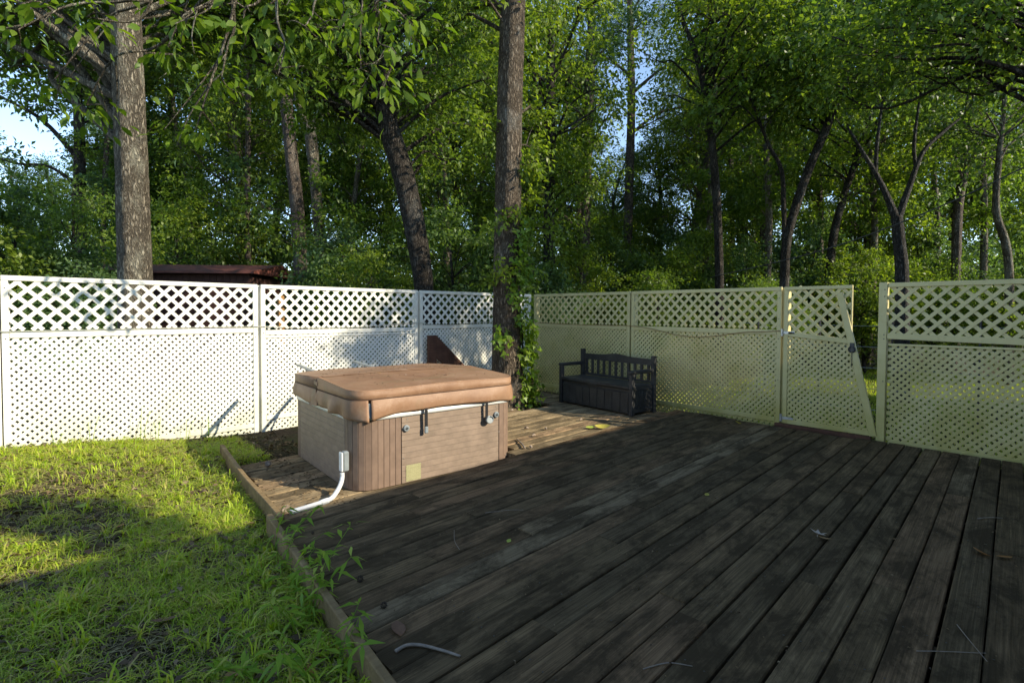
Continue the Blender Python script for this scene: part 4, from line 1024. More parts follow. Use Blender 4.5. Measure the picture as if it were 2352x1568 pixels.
tree("forked_tree", "grey Y-forked tree with bare limbs behind the gap right of the gate", [TR['G12'], TR['G12a'], TR['G12b'], TR['G12c'], TR['G12d']], MAT['ashbark'], MAT['leafD'], merge(cloud(g0, (12.8, 2.2, 7.2), (2.4, 2.2, 1.5), 40, 0.8, 5.6)), 260, 0.12, 32)
tree("slim_dark_tree", "brown trunk with a stubby fork near the right edge", [TR['R13']], MAT['pinebark'], MAT['leafA'], cloud(g0, (21.0, 2.4, 8.2), (2.8, 2.8, 2.4), 30, 1.0), 190, 0.16, 33)
tree("slim_dark_tree", "twisted grey trunk at the far right edge", [TR['R14']], MAT['greybark'], MAT['leafB'], cloud(g0, (17.8, 1.3, 7.6), (2.4, 2.4, 2.2), 30, 0.9), 200, 0.14, 34)
tree("dark_oak", "dark branching tree against the sky at the left edge", [TR['W15'], [(1.37,25.9,7.2,0.10),(0.4,26.6,8.6,0.07),(-0.6,27.2,9.3,0.05),(-2.2,28.5,10.4,0.02)], [(1.37,25.9,6.2,0.08),(0.5,26.4,6.9,0.05),(-0.5,27.2,7.0,0.03),(-1.6,27.9,7.6,0.015)]], MAT['darkbark'], MAT['leafB'], merge(cloud(g0, (1.9, 25.5, 11.5), (3.2, 3.2, 2.8), 26, 1.2), (np.array([(-2.2,28.4,10.4),(-1.6,27.9,7.6),(2.8,25.0,8.0),(-0.6,27.3,9.6),(0.2,26.6,9.2),(-0.6,27.2,7.2),(3.0,24.9,9.4)]), np.full(7, 0.9))), 170, 0.22, 35)
tree("slim_dark_tree", "dark straight trunk deep in the wood left of the oak", [TR['M16']], MAT['darkbark'], MAT['leafB'], cloud(g0, (13.0, 17.8, 10.0), (3.0, 3.0, 4.5), 34, 1.1), 180, 0.18, 36)
tree("pine_tree", "tall pine trunk deep in the wood right of the sky patch", [TR['M17']], MAT['pinebark'], MAT['needle'], cloud(g0, (25.4, 11.9, 13.5), (3.4, 3.2, 4.0), 34, 1.0), 560, 0.28, 37, needles=True)
# trees south-east of the yard, mostly out of the frame to the right; they shade the bench and the right-hand fence
tree("maple_tree", "leafy maple over the right-hand fence, its crown at the top right corner", [[(11.6,-1.3,1.2,0.13),(11.5,-1.2,3.2,0.12),(10.9,-0.3,4.8,0.09),(10.1,1.0,5.8,0.05)]], MAT['darkbark'], MAT['leafA'], merge(cloud(g0, (9.8, 1.6, 5.7), (1.6, 1.5, 1.0), 28, 0.55, 4.5)), 240, 0.10, 38)
tree("maple_tree", "leafy maple beyond the right end of the fence, outside the frame", [[(12.6,-2.6,1.2,0.15),(12.4,-2.4,3.0,0.13),(11.8,-1.9,5.0,0.08)]], MAT['darkbark'], MAT['leafA'], merge(cloud(g0, (11.9, -1.2, 5.2), (1.5, 1.9, 1.6), 30, 0.7), cloud(g0, (9.1, -0.7, 6.1), (1.1, 0.7, 0.7), 12, 0.5)), 240, 0.12, 39)
tree("maple_tree", "leafy tree at the house end, outside the frame, dappling the lawn", [[(6.0,-10.8,2.0,0.16),(5.2,-10.0,4.5,0.13),(4.4,-7.5,6.0,0.08),(3.8,-4.0,5.6,0.05),(3.5,-1.5,4.6,0.02)]], MAT['darkbark'], MAT['leafA'], (np.array([(3.22,-0.80,3.6),(3.42,-0.90,3.65),(3.62,-1.08,3.65),(3.75,-1.45,3.72),(3.9,-1.85,3.8),(4.05,-2.2,3.9)]), np.array([0.26,0.30,0.32,0.30,0.30,0.28])), 420, 0.11, 40)

# --- background wood: prototypes, then copies
def proto(kind, seed):
    rng = np.random.default_rng(seed)
    root = bpy.data.objects.new("forest_tree", None); COL.objects.link(root); root.empty_display_size = 0.2
    if kind == 'tall':
        H = rng.uniform(14, 17)
        tr = [(0,0,-0.2,0.20),(rng.uniform(-.3,.3),rng.uniform(-.3,.3),H*0.35,0.17),(rng.uniform(-.5,.5),rng.uniform(-.5,.5),H*0.7,0.12),(rng.uniform(-.6,.6),rng.uniform(-.6,.6),H*0.96,0.04)]
        cl = merge(cloud(rng, (0,0,H*0.62), (2.9,2.9,H*0.40), 74, 1.05), cloud(rng, (0,0,3.4), (2.2,2.2,2.0), 14, 0.85)); cnt, sz = 260, 0.185
        bark = (MAT['darkbark'], MAT['pinebark'])[seed % 2]; lm_ = (MAT['leafB'], MAT['leafA'], MAT['leafD'], MAT['leafC'])[seed % 4]; sz = (0.185, 0.165, 0.21, 0.15)[seed % 4]
    elif kind == 'pine':
        H = rng.uniform(17, 20)
        tr = [(0,0,-0.2,0.22),(0.1,0.1,H*0.4,0.18),(0.2,0.0,H*0.8,0.10),(0.2,0.1,H,0.03)]
        cl = cloud(rng, (0.1,0,H*0.74), (2.7,2.7,H*0.27), 60, 0.9); cnt, sz, bark, lm_ = 560, 0.30, MAT['pinebark'], MAT['needle']
    elif kind == 'pole':
        H = rng.uniform(15, 18)
        tr = [(0,0,-0.2,0.125),(rng.uniform(-.2,.2),rng.uniform(-.2,.2),H*0.3,0.105),(rng.uniform(-.4,.4),rng.uniform(-.4,.4),H*0.62,0.085),(rng.uniform(-.5,.5),rng.uniform(-.5,.5),H*0.95,0.03)]
        cl = merge(cloud(rng, (0,0,H*0.80), (2.2,2.2,H*0.20), 34, 0.95), cloud(rng, (0,0,H*0.42), (0.9,0.9,H*0.16), 7, 0.5)); cnt, sz = 200, 0.16
        bark = (MAT['pinebark'], MAT['greybark'])[seed % 2]; lm_ = (MAT['leafD'], MAT['leafA'])[seed % 2]
    else:
        H = rng.uniform(4.0, 5.5)
        tr = [(0,0,-0.2,0.06),(0.15,0.1,H*0.4,0.045),(0.2,-0.1,H*0.85,0.02)]
        cl = cloud(rng, (0,0,H*0.52), (1.9,1.9,H*0.46), 52, 0.62, 0.35); cnt, sz, bark = 230, 0.115, MAT['darkbark']
        lm_ = (MAT['leafC'], MAT['leafB'], MAT['leafA'], MAT['leafD'])[seed % 4]; sz = (0.115, 0.13, 0.095, 0.14)[seed % 4]
    link("trunk", trunk_mesh(rng, tr, 12, 6, 0.2), bark, root)
    branch_mesh("branches", rng, tr, cl[0], cl[1], bark, root, 0.4, 1)
    if kind == 'pine': V, Q = needle_tufts(rng, cl[0], cl[1], cnt//14, 14, sz)
    else: V, Q = spray_leaves(rng, cl[0], cl[1], cnt, sz, 0.6)
    link("crown", np_mesh("crown", V, Q), lm_, root)
    return root
def copy_tree(root):
    r_ = root.copy(); COL.objects.link(r_)
    for c in list(root.children):
        k = c.copy(); COL.objects.link(k); k.parent = r_
    return r_
def world_at(px, d):      # horizontal position at lateral pixel direction px (2352-wide picture) and depth d
    l = (px-1176)/1195*d; p = F0*d + R0*l; return p.x, p.y
protos = {'tall': [proto('tall', 100+i) for i in range(4)], 'pine': [proto('pine', 200+i) for i in range(2)], 'shrub': [proto('shrub', 300+i) for i in range(4)], 'pole': [proto('pole', 400+i) for i in range(2)]}
used = {k: [False]*len(v) for k, v in protos.items()}
NAMES = {'tall': ("forest_tree", "trees of the background wood", "leafy tree"), 'pine': ("forest_pine", "pines of the background wood", "blue-green pine"), 'shrub': ("understory_sapling", "understory saplings behind the fences", "bushy sapling"), 'pole': ("slender_tree", "slender straight trees of the wood", "slender straight pole-like tree")}
ORD = ["first","second","third","fourth","fifth","sixth","seventh","eighth","ninth","tenth","eleventh","twelfth","thirteenth","fourteenth","fifteenth","sixteenth","seventeenth","eighteenth","nineteenth","twentieth"]
def plant_all(kind, spots):
    lim = {'tall': (24.5, 31), 'pine': (33, 99), 'shrub': (13.1, 16), 'pole': (19.5, 99)}[kind]
    rows = {}
    for k, (px, d, s) in enumerate(spots):
        r_ = 0 if d < lim[0] else 1 if d < lim[1] else 2
        rows.setdefault(r_, []).append((px, k))
    for r_, L in rows.items():
        for q, (px, k) in enumerate(sorted(L)):
            px, d, s = spots[k]; i = k % len(protos[kind]); o = protos[kind][i]
            if used[kind][i]: o = copy_tree(o)
            used[kind][i] = True
            x, y = world_at(px, d); o.location = (x, y, float(gz(x, y))); o.rotation_euler = (0, 0, pr.uniform(0, 6.28)); o.scale = (s, s, s)
            nm, g_, w_ = NAMES[kind]; o.name = nm; o["category"] = "tree"; o["group"] = g_
            o["label"] = f"{w_} in the wood, {ORD[q]} from the left in the {['nearest','middle','farthest'][r_]} row"
pr = random.Random(3)
tall = [(-120,26,0.75),(330,22,0.9),(450,29,1.0),(560,20,0.95),(640,34,1.2),(790,24,1.05),(900,31,1.2),(1010,19,0.95),(1090,30,1.15),(1215,25,1.0),(1330,36,0.9),
        (1600,24,0.95),(1700,32,1.15),(1760,20,0.9),(1880,28,1.1),(2000,22,0.95),(2090,33,1.15),(2190,24,1.0),(2330,27,0.95),(2470,22,0.9),(200,36,0.75),(1480,40,0.75),(-260,30,0.9),(1420,28,0.70),(1510,26,0.66),(1455,36,0.78),(40,28,0.66),(120,33,0.74),(700,27,1.1),(1150,36,1.2),(380,25,1.0)]
plant_all('tall', tall)
plant_all('pine', [(1610,27,0.85),(1640,38,1.1),(1290,34,1.0),(560,34,1.05),(2300,32,0.95),(260,32,0.8),(1740,34,1.0)])
shr = [(-90,9.6,0.8),(30,10.5,0.85),(150,13,1.0),(180,9.5,0.55),(420,17.5,1.1),(540,19,1.2),(520,13.5,0.55),(800,12.5,0.85),(860,10.8,0.62),(1050,11.6,0.85),(1100,14.5,1.0),(1215,12.4,0.7),(1330,14.5,0.8),(1400,18.5,1.0),(1500,13.5,0.62),(1540,21,1.2),(1600,16.8,0.95),(1700,15.5,0.85),(1760,12.6,0.55),(1850,17.6,1.1),(1990,15.5,0.8),(2090,21.5,1.2),(2150,16.2,0.75),(2240,18,1.0),(2320,13.5,0.6),(2420,14,0.95),(690,22,1.2),(300,24,1.2),(1380,23,1.3),(1180,16.5,1.0),(950,17,1.05),(1650,24,1.4),(1930,25,1.4)]
plant_all('shrub', shr)
plant_all('pole', [(250,20,0.95),(430,22,1.0),(575,18.5,1.0),(820,21,1.0),(1015,17.5,0.95),(1105,21,1.05),(1330,19,0.9),(1625,18.5,0.95),(1715,21.5,1.05),(1752,16,0.9),(1868,19,1.0),(1992,17.5,0.9),(2135,21,1.0),(2255,17,0.9)])

# far wood that reads as one mass
rw = np.random.default_rng(9)
npx = rw.uniform(-900, 3300, 620); dd = rw.uniform(46, 70, 620)
hh = np.clip(rw.uniform(0.0, 1.0, 620)**1.2*12, 0.5, 12)
gapm = ((npx > 1360) & (npx < 1560)) | (npx < 170)
hh = np.where(gapm, hh*0.5, hh)
l = (npx-1176)/1195*dd
FX = np.array(F0[:2]); RX = np.array(R0[:2])
XY = dd[:, None]*FX + l[:, None]*RX
Cw = np.concatenate([XY, (hh + gz(XY[:,0], XY[:,1]))[:, None]], 1)
V, Q = spray_leaves(rw, Cw, np.full(620, 2.3), 90, 0.5, 0.7)
o = link("far_woodland", np_mesh("far_woodland", V, Q), MAT['leafB']); o["kind"] = "stuff"
o["label"] = "far mass of green woodland behind the trees"

# ------------------------------------------------------------------ shed and post behind the left fence
shed = thing("shed", "dark red wooden shed with rusty metal roof behind the left-hand fence", "shed", (2.5, 15.4, 0.02), R(-40.5))
SWd, SDp = 5.3, 2.6
bm_ = MB().box(0, 0.145, 0, 0.02, -0.15, 2.30, 0.003).mesh("wall_board"); bm_.materials.append(MAT['shedwall'])
for k in range(35): link("wall_board", bm_, None, shed, (-SWd/2+k*0.15, -SDp/2, 0))
MB().box(-SWd/2+0.02, SWd/2-0.02, -SDp/2+0.03, SDp/2, -0.15, 2.28).build("wall", MAT['shedwall'], shed)
MB().add([(-SWd/2-0.12,-SDp/2-0.22,2.36),(SWd/2+0.12,-SDp/2-0.22,2.36),(SWd/2+0.12,0,2.62),(-SWd/2-0.12,0,2.62),(SWd/2+0.12,SDp/2+0.2,2.36),(-SWd/2-0.12,SDp/2+0.2,2.36),
          (-SWd/2-0.12,-SDp/2-0.22,2.31),(SWd/2+0.12,-SDp/2-0.22,2.31),(SWd/2+0.12,SDp/2+0.2,2.31),(-SWd/2-0.12,SDp/2+0.2,2.31)],
         [(0,1,2,3),(3,2,4,5),(6,7,1,0),(8,9,5,4),(1,7,8,4,2),(0,3,5,9,6),(6,9,8,7)]).build("roof", MAT['shedroof'], shed)
tag(MB().box(2.62, 2.70, 7.85, 7.93, -0.2, 1.72, 0.004).build("timber_post", MAT['post']), "orange-brown timber post seen through the lattice behind the hot tub", "post")

# ------------------------------------------------------------------ wires
def wire(label, pts, r): o = MB().tube(smooth_path(pts, 8), r, 5).build("utility_wire", MAT['wire'], None, True); tag(o, label, "wire")
wire("sagging dark utility wire among the trees at the right", [(11.2,0.2,3.95),(11.0,1.6,3.25),(11.3,3.4,2.72),(12.0,6.0,2.35)], 0.012)
wire("thin wire crossing behind the leaning trunk", [(3.5,15.5,3.6),(7.0,12.5,3.0),(10.5,9.3,2.55)], 0.006)
# wire fence beyond the gate
wf = thing("wire_fence", "thin dark wire fence in the yard beyond the gate", "fence", (10.6, 1.0, -0.3))
for k in range(4): MB().tube([(0, k*1.1, 0), (0.02, k*1.1, 1.75)], 0.018, 6).build("post", MAT['iron'], wf)
for k in range(5): MB().tube([(0, -0.3, 0.15+0.36*k), (0, 1.7, 0.14+0.36*k), (0, 3.6, 0.15+0.36*k)], 0.005, 4).build("strand", MAT['steel'], wf)

# ------------------------------------------------------------------ vine on the oak
iv = thing("climbing_vine", "bright green leafy vine climbing the oak trunk beside the hot tub", "vine", (5.67, 6.29, 0))
ri = np.random.default_rng(41)
ivc = []
for z in np.linspace(0.05, 2.9, 30):
    a = R(-75) + 0.5*math.sin(z*2.2) + ri.normal(0, 0.25)
    dn_ = 1.0 if 0.35 < z < 1.25 else 0.45
    ivc.append((0.27*math.cos(a)+0.05*dn_, 0.27*math.sin(a), z))
    if dn_ == 1.0 or z < 0.3: ivc.append((0.30*math.cos(a+0.6)+0.07, 0.30*math.sin(a+0.6)-0.03, z+0.05))
ivc += [(0.35,-0.22,0.10),(0.42,-0.18,0.22),(0.5,-0.12,0.30),(0.30,-0.30,-0.02),(0.35,-0.15,0.95),(0.45,-0.1,1.05),(-0.26,-0.2,1.05),(-0.3,-0.18,1.12),(0.28,-0.2,2.0),(0.35,-0.1,2.2)]
ivc = np.array(ivc)
def lobed(rng, C, rad, per, size):
    """three-lobed leaves: 7-gon each"""
    n = len(C)*per; idx = np.repeat(np.arange(len(C)), per)
    P = C[idx] + rng.standard_normal((n,3))*rad
    out = unit(P*np.array([1,1,0]) + 1e-6); Nn = unit(out*0.8 + rng.standard_normal((n,3))*0.45 + np.array([0,0,0.45]))
    A = unit(rng.standard_normal((n,3))*0.6 + np.array([0,0,-0.8]) + out*0.3); A = unit(A - Nn*np.sum(A*Nn, 1, keepdims=True)); B = np.cross(Nn, A)
    s = (size*rng.uniform(0.6,1.25,n))[:,None]
    prof = [(0,0),(0.15,0.5),(0.42,0.2),(1.0,0.0),(0.42,-0.2),(0.15,-0.5)]
    V = np.stack([P + A*s*a + B*s*b + Nn*s*(0.06 if abs(b) > 0.3 else 0) for a, b in prof], 1).reshape(-1,3); k = (np.arange(n)*6)[:,None]
    Q = np.concatenate([k+np.array([0,1,2,3]), k+np.array([0,3,4,5])], 0); return V, Q
V, Q = lobed(ri, ivc, 0.085, 26, 0.095)
link("leaves", np_mesh("leaves", V, Q), MAT['ivy'], iv)
MB().tube(smooth_path([(0.26*math.cos(R(-75)+0.5*math.sin(z*2.2)), 0.26*math.sin(R(-75)+0.5*math.sin(z*2.2)), z) for z in np.linspace(0, 2.9, 12)], 4), 0.012, 6).build("stem", MAT['darkbark'], iv, True)

# ------------------------------------------------------------------ lawn
def vnoise(x, y, sc, seed):
    r_ = np.random.default_rng(seed); G = r_.random((64, 64)); u = x*sc+31.7; w = y*sc+17.3
    i = np.floor(u).astype(int); j = np.floor(w).astype(int); fu = u-i; fv = w-j; fu = fu*fu*(3-2*fu); fv = fv*fv*(3-2*fv)
    g_ = lambda a, b: G[a % 64, b % 64]
    return (g_(i,j)*(1-fu)+g_(i+1,j)*fu)*(1-fv)+(g_(i,j+1)*(1-fu)+g_(i+1,j+1)*fu)*fv
def kerb_x(y):
    return np.where(y < 3.95, 1.245+(y-3.9)*0.0966-0.03, 1.285+(y-3.87)*0.098-0.03)
def blades(rng, x, y, L, W, lean):
    n = len(x); z = gz(x, y)-0.004; a = rng.uniform(0, 6.283, n)
    D = np.stack([np.cos(a), np.sin(a), 0*a], 1); S = np.stack([-np.sin(a), np.cos(a), 0*a], 1)
    P = np.stack([x, y, z], 1); L = L[:,None]; W = W[:,None]; ln = lean[:,None]
    up = np.array([0,0,1.0])
    c1 = P + up*L*0.45*(1-0.3*ln) + D*L*0.18*ln; c2 = P + up*L*0.75*(1-0.55*ln) + D*L*0.52*ln; c3 = P + up*L*0.85*(1-0.85*ln) + D*L*0.95*ln
    V = np.stack([P-S*W*0.4, P+S*W*0.4, c1-S*W*0.5, c1+S*W*0.5, c2-S*W*0.38, c2+S*W*0.38, c3-S*W*0.05, c3+S*W*0.05], 1).reshape(-1,3)
    k = (np.arange(n)*8)[:,None]
    Q = np.concatenate([k+np.array([0,1,3,2]), k+np.array([2,3,5,4]), k+np.array([4,5,7,6])], 0); return V, Q
rl_ = np.random.default_rng(15)
n = 420000
gx = rl_.uniform(-3.0, 1.9, n); gy = rl_.uniform(0.6, 7.40, n)
keep = (gx < kerb_x(gy)) | ((gy > 5.95) & (gx < 2.4))
den = 0.55*vnoise(gx, gy, 1.3, 1) + 0.45*vnoise(gx, gy, 4.0, 2)
bare = np.exp(-((gx-0.02)/0.35)**2-((gy-5.75)/0.5)**2)*0.5 + np.exp(-((gy-7.4)/0.16)**2)*0.35 + np.where((gx > 1.4) & (gy > 5.9), 0.22*np.exp(-((gy-6.15)/0.35)**2), 0)
pden = np.clip((den-bare-0.17)*2.8, 0.05, 1.0)
far_ = np.where(gx < -0.6, 0.35, 1.0)
keep &= rl_.random(n) < pden*far_
gx, gy = gx[keep], gy[keep]
# clumps: pull blades towards tuft centres
tc = rl_.integers(0, len(gx), len(gx)//9); ti = rl_.integers(0, len(tc), len(gx)); pull = rl_.random(len(gx)) < 0.0
L = rl_.gamma(5.0, 0.018, len(gx))*(0.75+0.5*vnoise(gx, gy, 2.0, 5)); L = np.clip(L*0.68, 0.025, 0.15)
Vg, Qg = blades(rl_, gx, gy, L, rl_.uniform(0.003, 0.0065, len(gx)), rl_.uniform(0.5, 1.0, len(gx)))
# broader tufts (crabgrass)
tx = rl_.uniform(-2.0, 1.6, 420); ty = rl_.uniform(0.8, 7.2, 420); kk = tx < kerb_x(ty); tx, ty = tx[kk], ty[kk]
bx2 = np.repeat(tx, 16)+rl_.normal(0, 0.02, len(tx)*16); by2 = np.repeat(ty, 16)+rl_.normal(0, 0.02, len(tx)*16)
V2, Q2 = blades(rl_, bx2, by2, rl_.uniform(0.08, 0.22, len(bx2)), rl_.uniform(0.006, 0.011, len(bx2)), rl_.uniform(0.45, 1.0, len(bx2)))
n3 = 60000; sx = rl_.uniform(-1.2, 1.6, n3); sy = rl_.uniform(0.8, 7.3, n3); k3 = sx < kerb_x(sy); sx, sy = sx[k3], sy[k3]
Pt = np.stack([sx, sy, gz(sx, sy)+0.004+0.02*rl_.random(len(sx))], 1)
Vt, Qt = leaf_quads(rl_, Pt, unit(rl_.standard_normal((len(sx),3))*np.array([1,1,0.12])), unit(rl_.standard_normal((len(sx),3))*0.4+np.array([0,0,1])), 0.075, 0.07, 0.0)
ot = link("thatch", np_mesh("thatch", Vt, Qt), MAT['straw']); ot["kind"] = "stuff"; ot["label"] = "dry straw thatch between the grass blades"
V, Q = cat([(Vg, Qg), (V2, Q2)])
o = link("grass", np_mesh("grass", V, Q), MAT['grass']); o["kind"] = "stuff"; o["label"] = "patchy yellow-green lawn grass left of the deck"
# grass beyond the gate and between deck and fence
n = 30000
gx = np.concatenate([rl_.uniform(7.05, 7.36, 2200), rl_.uniform(8.0, 20.0, n)]); gy = np.concatenate([rl_.uniform(4.3, 7.2, 2200), rl_.uniform(0.2, 6.0, n)])
V, Q = blades(rl_, gx, gy, rl_.uniform(0.06, 0.16, len(gx)), rl_.uniform(0.006, 0.012, len(gx)), rl_.uniform(0.3, 1, len(gx)))
o = link("grass", np_mesh("grass", V, Q), MAT['grass']); o["kind"] = "stuff"; o["label"] = "grass of the yard beyond the right-hand fence"
# leaf litter
n = 8000
px_ = rl_.uniform(-2.6, 2.35, n); py_ = rl_.uniform(0.8, 7.4, n); keep = (px_ < kerb_x(py_)) | ((py_ > 5.9) & (py_ < 7.3))
px_, py_ = px_[keep], py_[keep]; n = len(px_)
P = np.stack([px_, py_, gz(px_, py_)+0.006+0.03*rl_.random(n)], 1)
A = unit(rl_.standard_normal((n,3))*np.array([1,1,0.12])); Nn = unit(rl_.standard_normal((n,3))*0.3+np.array([0,0,1]))
V, Q = leaf_quads(rl_, P, A, Nn, 0.062, 0.5, 0.15)
# dirt and needles on the sunken deck
n = 900; a = rl_.random(n); qx = 1.40+a*0.56+rl_.normal(0, 0.02, n); qy = rl_.uniform(3.95, 5.85, n)
sel = rl_.random(n) < (0.15+0.85*np.exp(-np.abs(qx-1.95)/0.12)); qx, qy = qx[sel], qy[sel]; n = len(qx)
P2 = np.stack([qx, qy, -0.077+0.006*rl_.random(n)], 1); A2 = unit(rl_.standard_normal((n,3))*np.array([1,1,0.15]))
V2, Q2 = leaf_quads(rl_, P2, A2, unit(rl_.standard_normal((n,3))*0.3+np.array([0,0,1])), 0.03, 0.4, 0.15)
V, Q = cat([(V, Q), (V2, Q2)])
o = link("leaf_litter", np_mesh("leaf_litter", V, Q), MAT['litter']); o["kind"] = "stuff"; o["label"] = "brown dead leaf litter between the grass"
# crumbs in the board gaps and on the deck
n = 1500; cx = rl_.uniform(1.3, 7.2, n); cy = rl_.uniform(0.2, 6.6, n); ok = (cy < 3.85+0.058*(cx-1.28)) | (cx > 4.15); cx, cy = cx[ok], cy[ok]; n = len(cx)
P = np.stack([cx, cy, 0.004+0.003*rl_.random(n)], 1)
V, Q = leaf_quads(rl_, P, unit(rl_.standard_normal((n,3))*np.array([1,1,0.1])), unit(rl_.standard_normal((n,3))*0.3+np.array([0,0,1])), 0.016, 0.5, 0.2)
o = link("deck_litter", np_mesh("deck_litter", V, Q), MAT['litter']); o["kind"] = "stuff"; o["label"] = "fine leaf crumbs scattered on the deck boards"

nc = 130; ux_ = rl_.uniform(-0.85, 0.85, nc); uy_ = rl_.uniform(-0.8, 0.85, nc)
ca, sa = math.cos(R(-3.5)), math.sin(R(-3.5))
P = np.stack([2.955+0.958*(ux_*ca-uy_*sa), 4.985+0.958*(ux_*sa+uy_*ca), np.array([0.958*cover_top_z(a, b)+0.063+0.003 for a, b in zip(ux_, uy_)])], 1)
V, Q = leaf_quads(rl_, P, unit(rl_.standard_normal((nc,3))*np.array([1,1,0.08])), unit(rl_.standard_normal((nc,3))*0.25+np.array([0,0,1])), 0.024, 0.45, 0.2)
o = link("cover_litter", np_mesh("cover_litter", V, Q), MAT['litter']); o["kind"] = "stuff"; o["label"] = "fine brown leaf crumbs on the spa cover"
# ------------------------------------------------------------------ weeds at the deck edge
def weed(label, x, y, h, nst, seed, spread=0.10, lean=(0.3, 0.0), leaf=0.10):
    rng = np.random.default_rng(seed); z = float(gz(x, y))
    t_ = thing("stilt_grass_weed", label, "weed", (x, y, z), 0, "weeds along the deck edge")
    st = MB(); LV = []
    for s in range(nst):
        hh_ = h*rng.uniform(0.6, 1.1); a = rng.uniform(0, 6.28); dx = lean[0]*hh_ + spread*math.cos(a)*1.3; dy = lean[1]*hh_ + spread*math.sin(a)*1.3
        b0 = np.array([spread*0.5*math.cos(a), spread*0.5*math.sin(a), 0]); P = smooth_path([b0, b0+np.array([dx*0.35, dy*0.35, hh_*0.55]), b0+np.array([dx, dy, hh_])], 5)
        st.tube(P, np.linspace(0.003, 0.0015, len(P)), 4, False)
        for k in range(3, len(P)):
            for _ in range(1 if k < len(P)-1 else 3):
                aa = rng.uniform(0, 6.28); A = np.array([math.cos(aa), math.sin(aa), rng.uniform(-0.35, 0.45)])
                LV.append((P[k], A/np.linalg.norm(A)))
    st.build("stems", MAT['weed'], t_)
    Pp = np.array([a for a, _ in LV]); A = np.array([b for _, b in LV]); n = len(Pp)
    Nn = unit(rng.standard_normal((n,3))*0.3+np.array([0,0,1])); B = unit(np.cross(A, Nn)); Nt = np.cross(B, A); s = (leaf*rng.uniform(0.7, 1.3, n))[:,None]
    V = np.stack([Pp, Pp+A*s*0.4+B*s*0.10+Nt*s*0.03, Pp+A*s-np.array([0,0,1])*s*0.25, Pp+A*s*0.4-B*s*0.10+Nt*s*0.03], 1).reshape(-1,3)
    link("leaves", np_mesh("leaves", V, np.arange(4*n, dtype=np.int32).reshape(-1,4)), MAT['weed'], t_)
weed("small weed tuft leaning over the deck corner beside the white conduit", 1.20, 3.62, 0.30, 5, 1, 0.07, (0.55, 0.0))
weed("sparse weed leaning over the edging board in the middle", 1.12, 3.25, 0.24, 3, 2, 0.06, (0.6, -0.1), 0.08)
weed("tall weed with drooping blades reaching onto the deck boards", 1.06, 2.72, 0.40, 4, 3, 0.06, (0.45, -0.15), 0.11)
weed("dense weed clump against the edging board, lower left", 0.98, 2.55, 0.24, 6, 4, 0.1, (0.05, 0.05), 0.10)
weed("dense weed clump at the bottom edge beside the edging board", 0.90, 2.15, 0.24, 6, 5, 0.11, (0.05, 0.05), 0.10)
weed("leafy weed at the bottom of the lawn near the edging board", 0.74, 2.35, 0.2, 5, 6, 0.12, (0, 0), 0.09)
weed("weed tuft by the edging board below the small deck corner", 1.02, 3.0, 0.22, 6, 7, 0.1, (0.1, 0), 0.09)
for k, (x, y, h) in enumerate([(0.45,7.3,0.32),(0.9,7.3,0.42),(1.05,7.28,0.36),(1.35,7.3,0.28),(1.6,7.3,0.34),(0.15,7.3,0.18)]):
    weed(["thin dry weed stalk at the foot of the white fence, left", "tall thin weed stalk in the middle of the white fence's foot", "thin weed stalk beside the tallest one at the fence foot", "short weed at the fence foot below the lattice", "thin weed nearest the fence post's shadow", "low weed at the fence foot near the left edge"][k], x, y, h, 2, 20+k, 0.03, (0.1, 0), 0.035)

# ------------------------------------------------------------------ things lying about
def m_leaflet(name, c): return m_plain(name, c, 0.7, 0.25, 40)
LM = {'pale': m_leaflet("pale_dry_leaf", (0.46,0.38,0.30)), 'orange': m_leaflet("orange_dry_leaf", (0.30,0.13,0.03)), 'yellow': m_leaflet("yellow_leaf", (0.42,0.36,0.06)), 'green': m_leaflet("yellow_green_leaf", (0.32,0.38,0.06)), 'tan': m_leaflet("tan_dry_leaf", (0.32,0.19,0.08)), 'brown': m_leaflet("brown_dry_leaf", (0.14,0.075,0.045))}
def star_leaf(label, x, y, z, size, rz, c, lobes=5, curl=0.25, cat_="leaf"):
    vs = [(0,0,0)]; K = lobes*2
    for k in range(K):
        a = 2*math.pi*k/K; r_ = size*(1.0 if k % 2 == 0 else 0.42)*(0.8+0.4*rnd.random()); vs.append((r_*math.cos(a), r_*math.sin(a), curl*r_*(0.3+rnd.random()*0.8)))
    o = MB().add(vs, [(0, 1+k, 1+(k+1)%K) for k in range(K)]).build("fallen_leaf", LM[c], None, False, (x, y, z)); o.rotation_euler = (0.1, 0.08, rz); tag(o, label, cat_)
    st = MB().tube([(0,0,0.002), (-size*0.7, size*0.25, size*0.12), (-size*1.3, size*0.3, 0.004)], 0.0016, 4).build("leaf_stalk", LM[c], o)
def oval_leaf(label, x, y, z, L, rz, c, curl=0.25, tilt=0.15):
    vs = []; n = 7
    for k in range(n+1):
        t_ = k/n; w = 0.26*L*math.sin(math.pi*min(1, t_*0.96+0.02))**0.8; zz = curl*L*(t_-0.4)**2
        vs += [(L*(t_-0.5), w, zz+0.25*w), (L*(t_-0.5), 0, zz), (L*(t_-0.5), -w, zz+0.2*w)]
    fs = []
    for k in range(n): fs += [(k*3, k*3+1, k*3+4, k*3+3), (k*3+1, k*3+2, k*3+5, k*3+4)]
    o = MB().add(vs, fs).build("fallen_leaf", LM[c], None, True, (x, y, z)); o.rotation_euler = (tilt, 0.05, rz); tag(o, label, "leaf")
star_leaf("pale dry maple leaf curled on the dark deck boards, right of centre", 3.88, 1.15, 0.006, 0.055, 0.4, 'pale', 5, 0.5)
oval_leaf("tan dry leaf tucked under the pale maple leaf", 3.83, 1.10, 0.010, 0.08, 1.9, 'tan', 0.5)
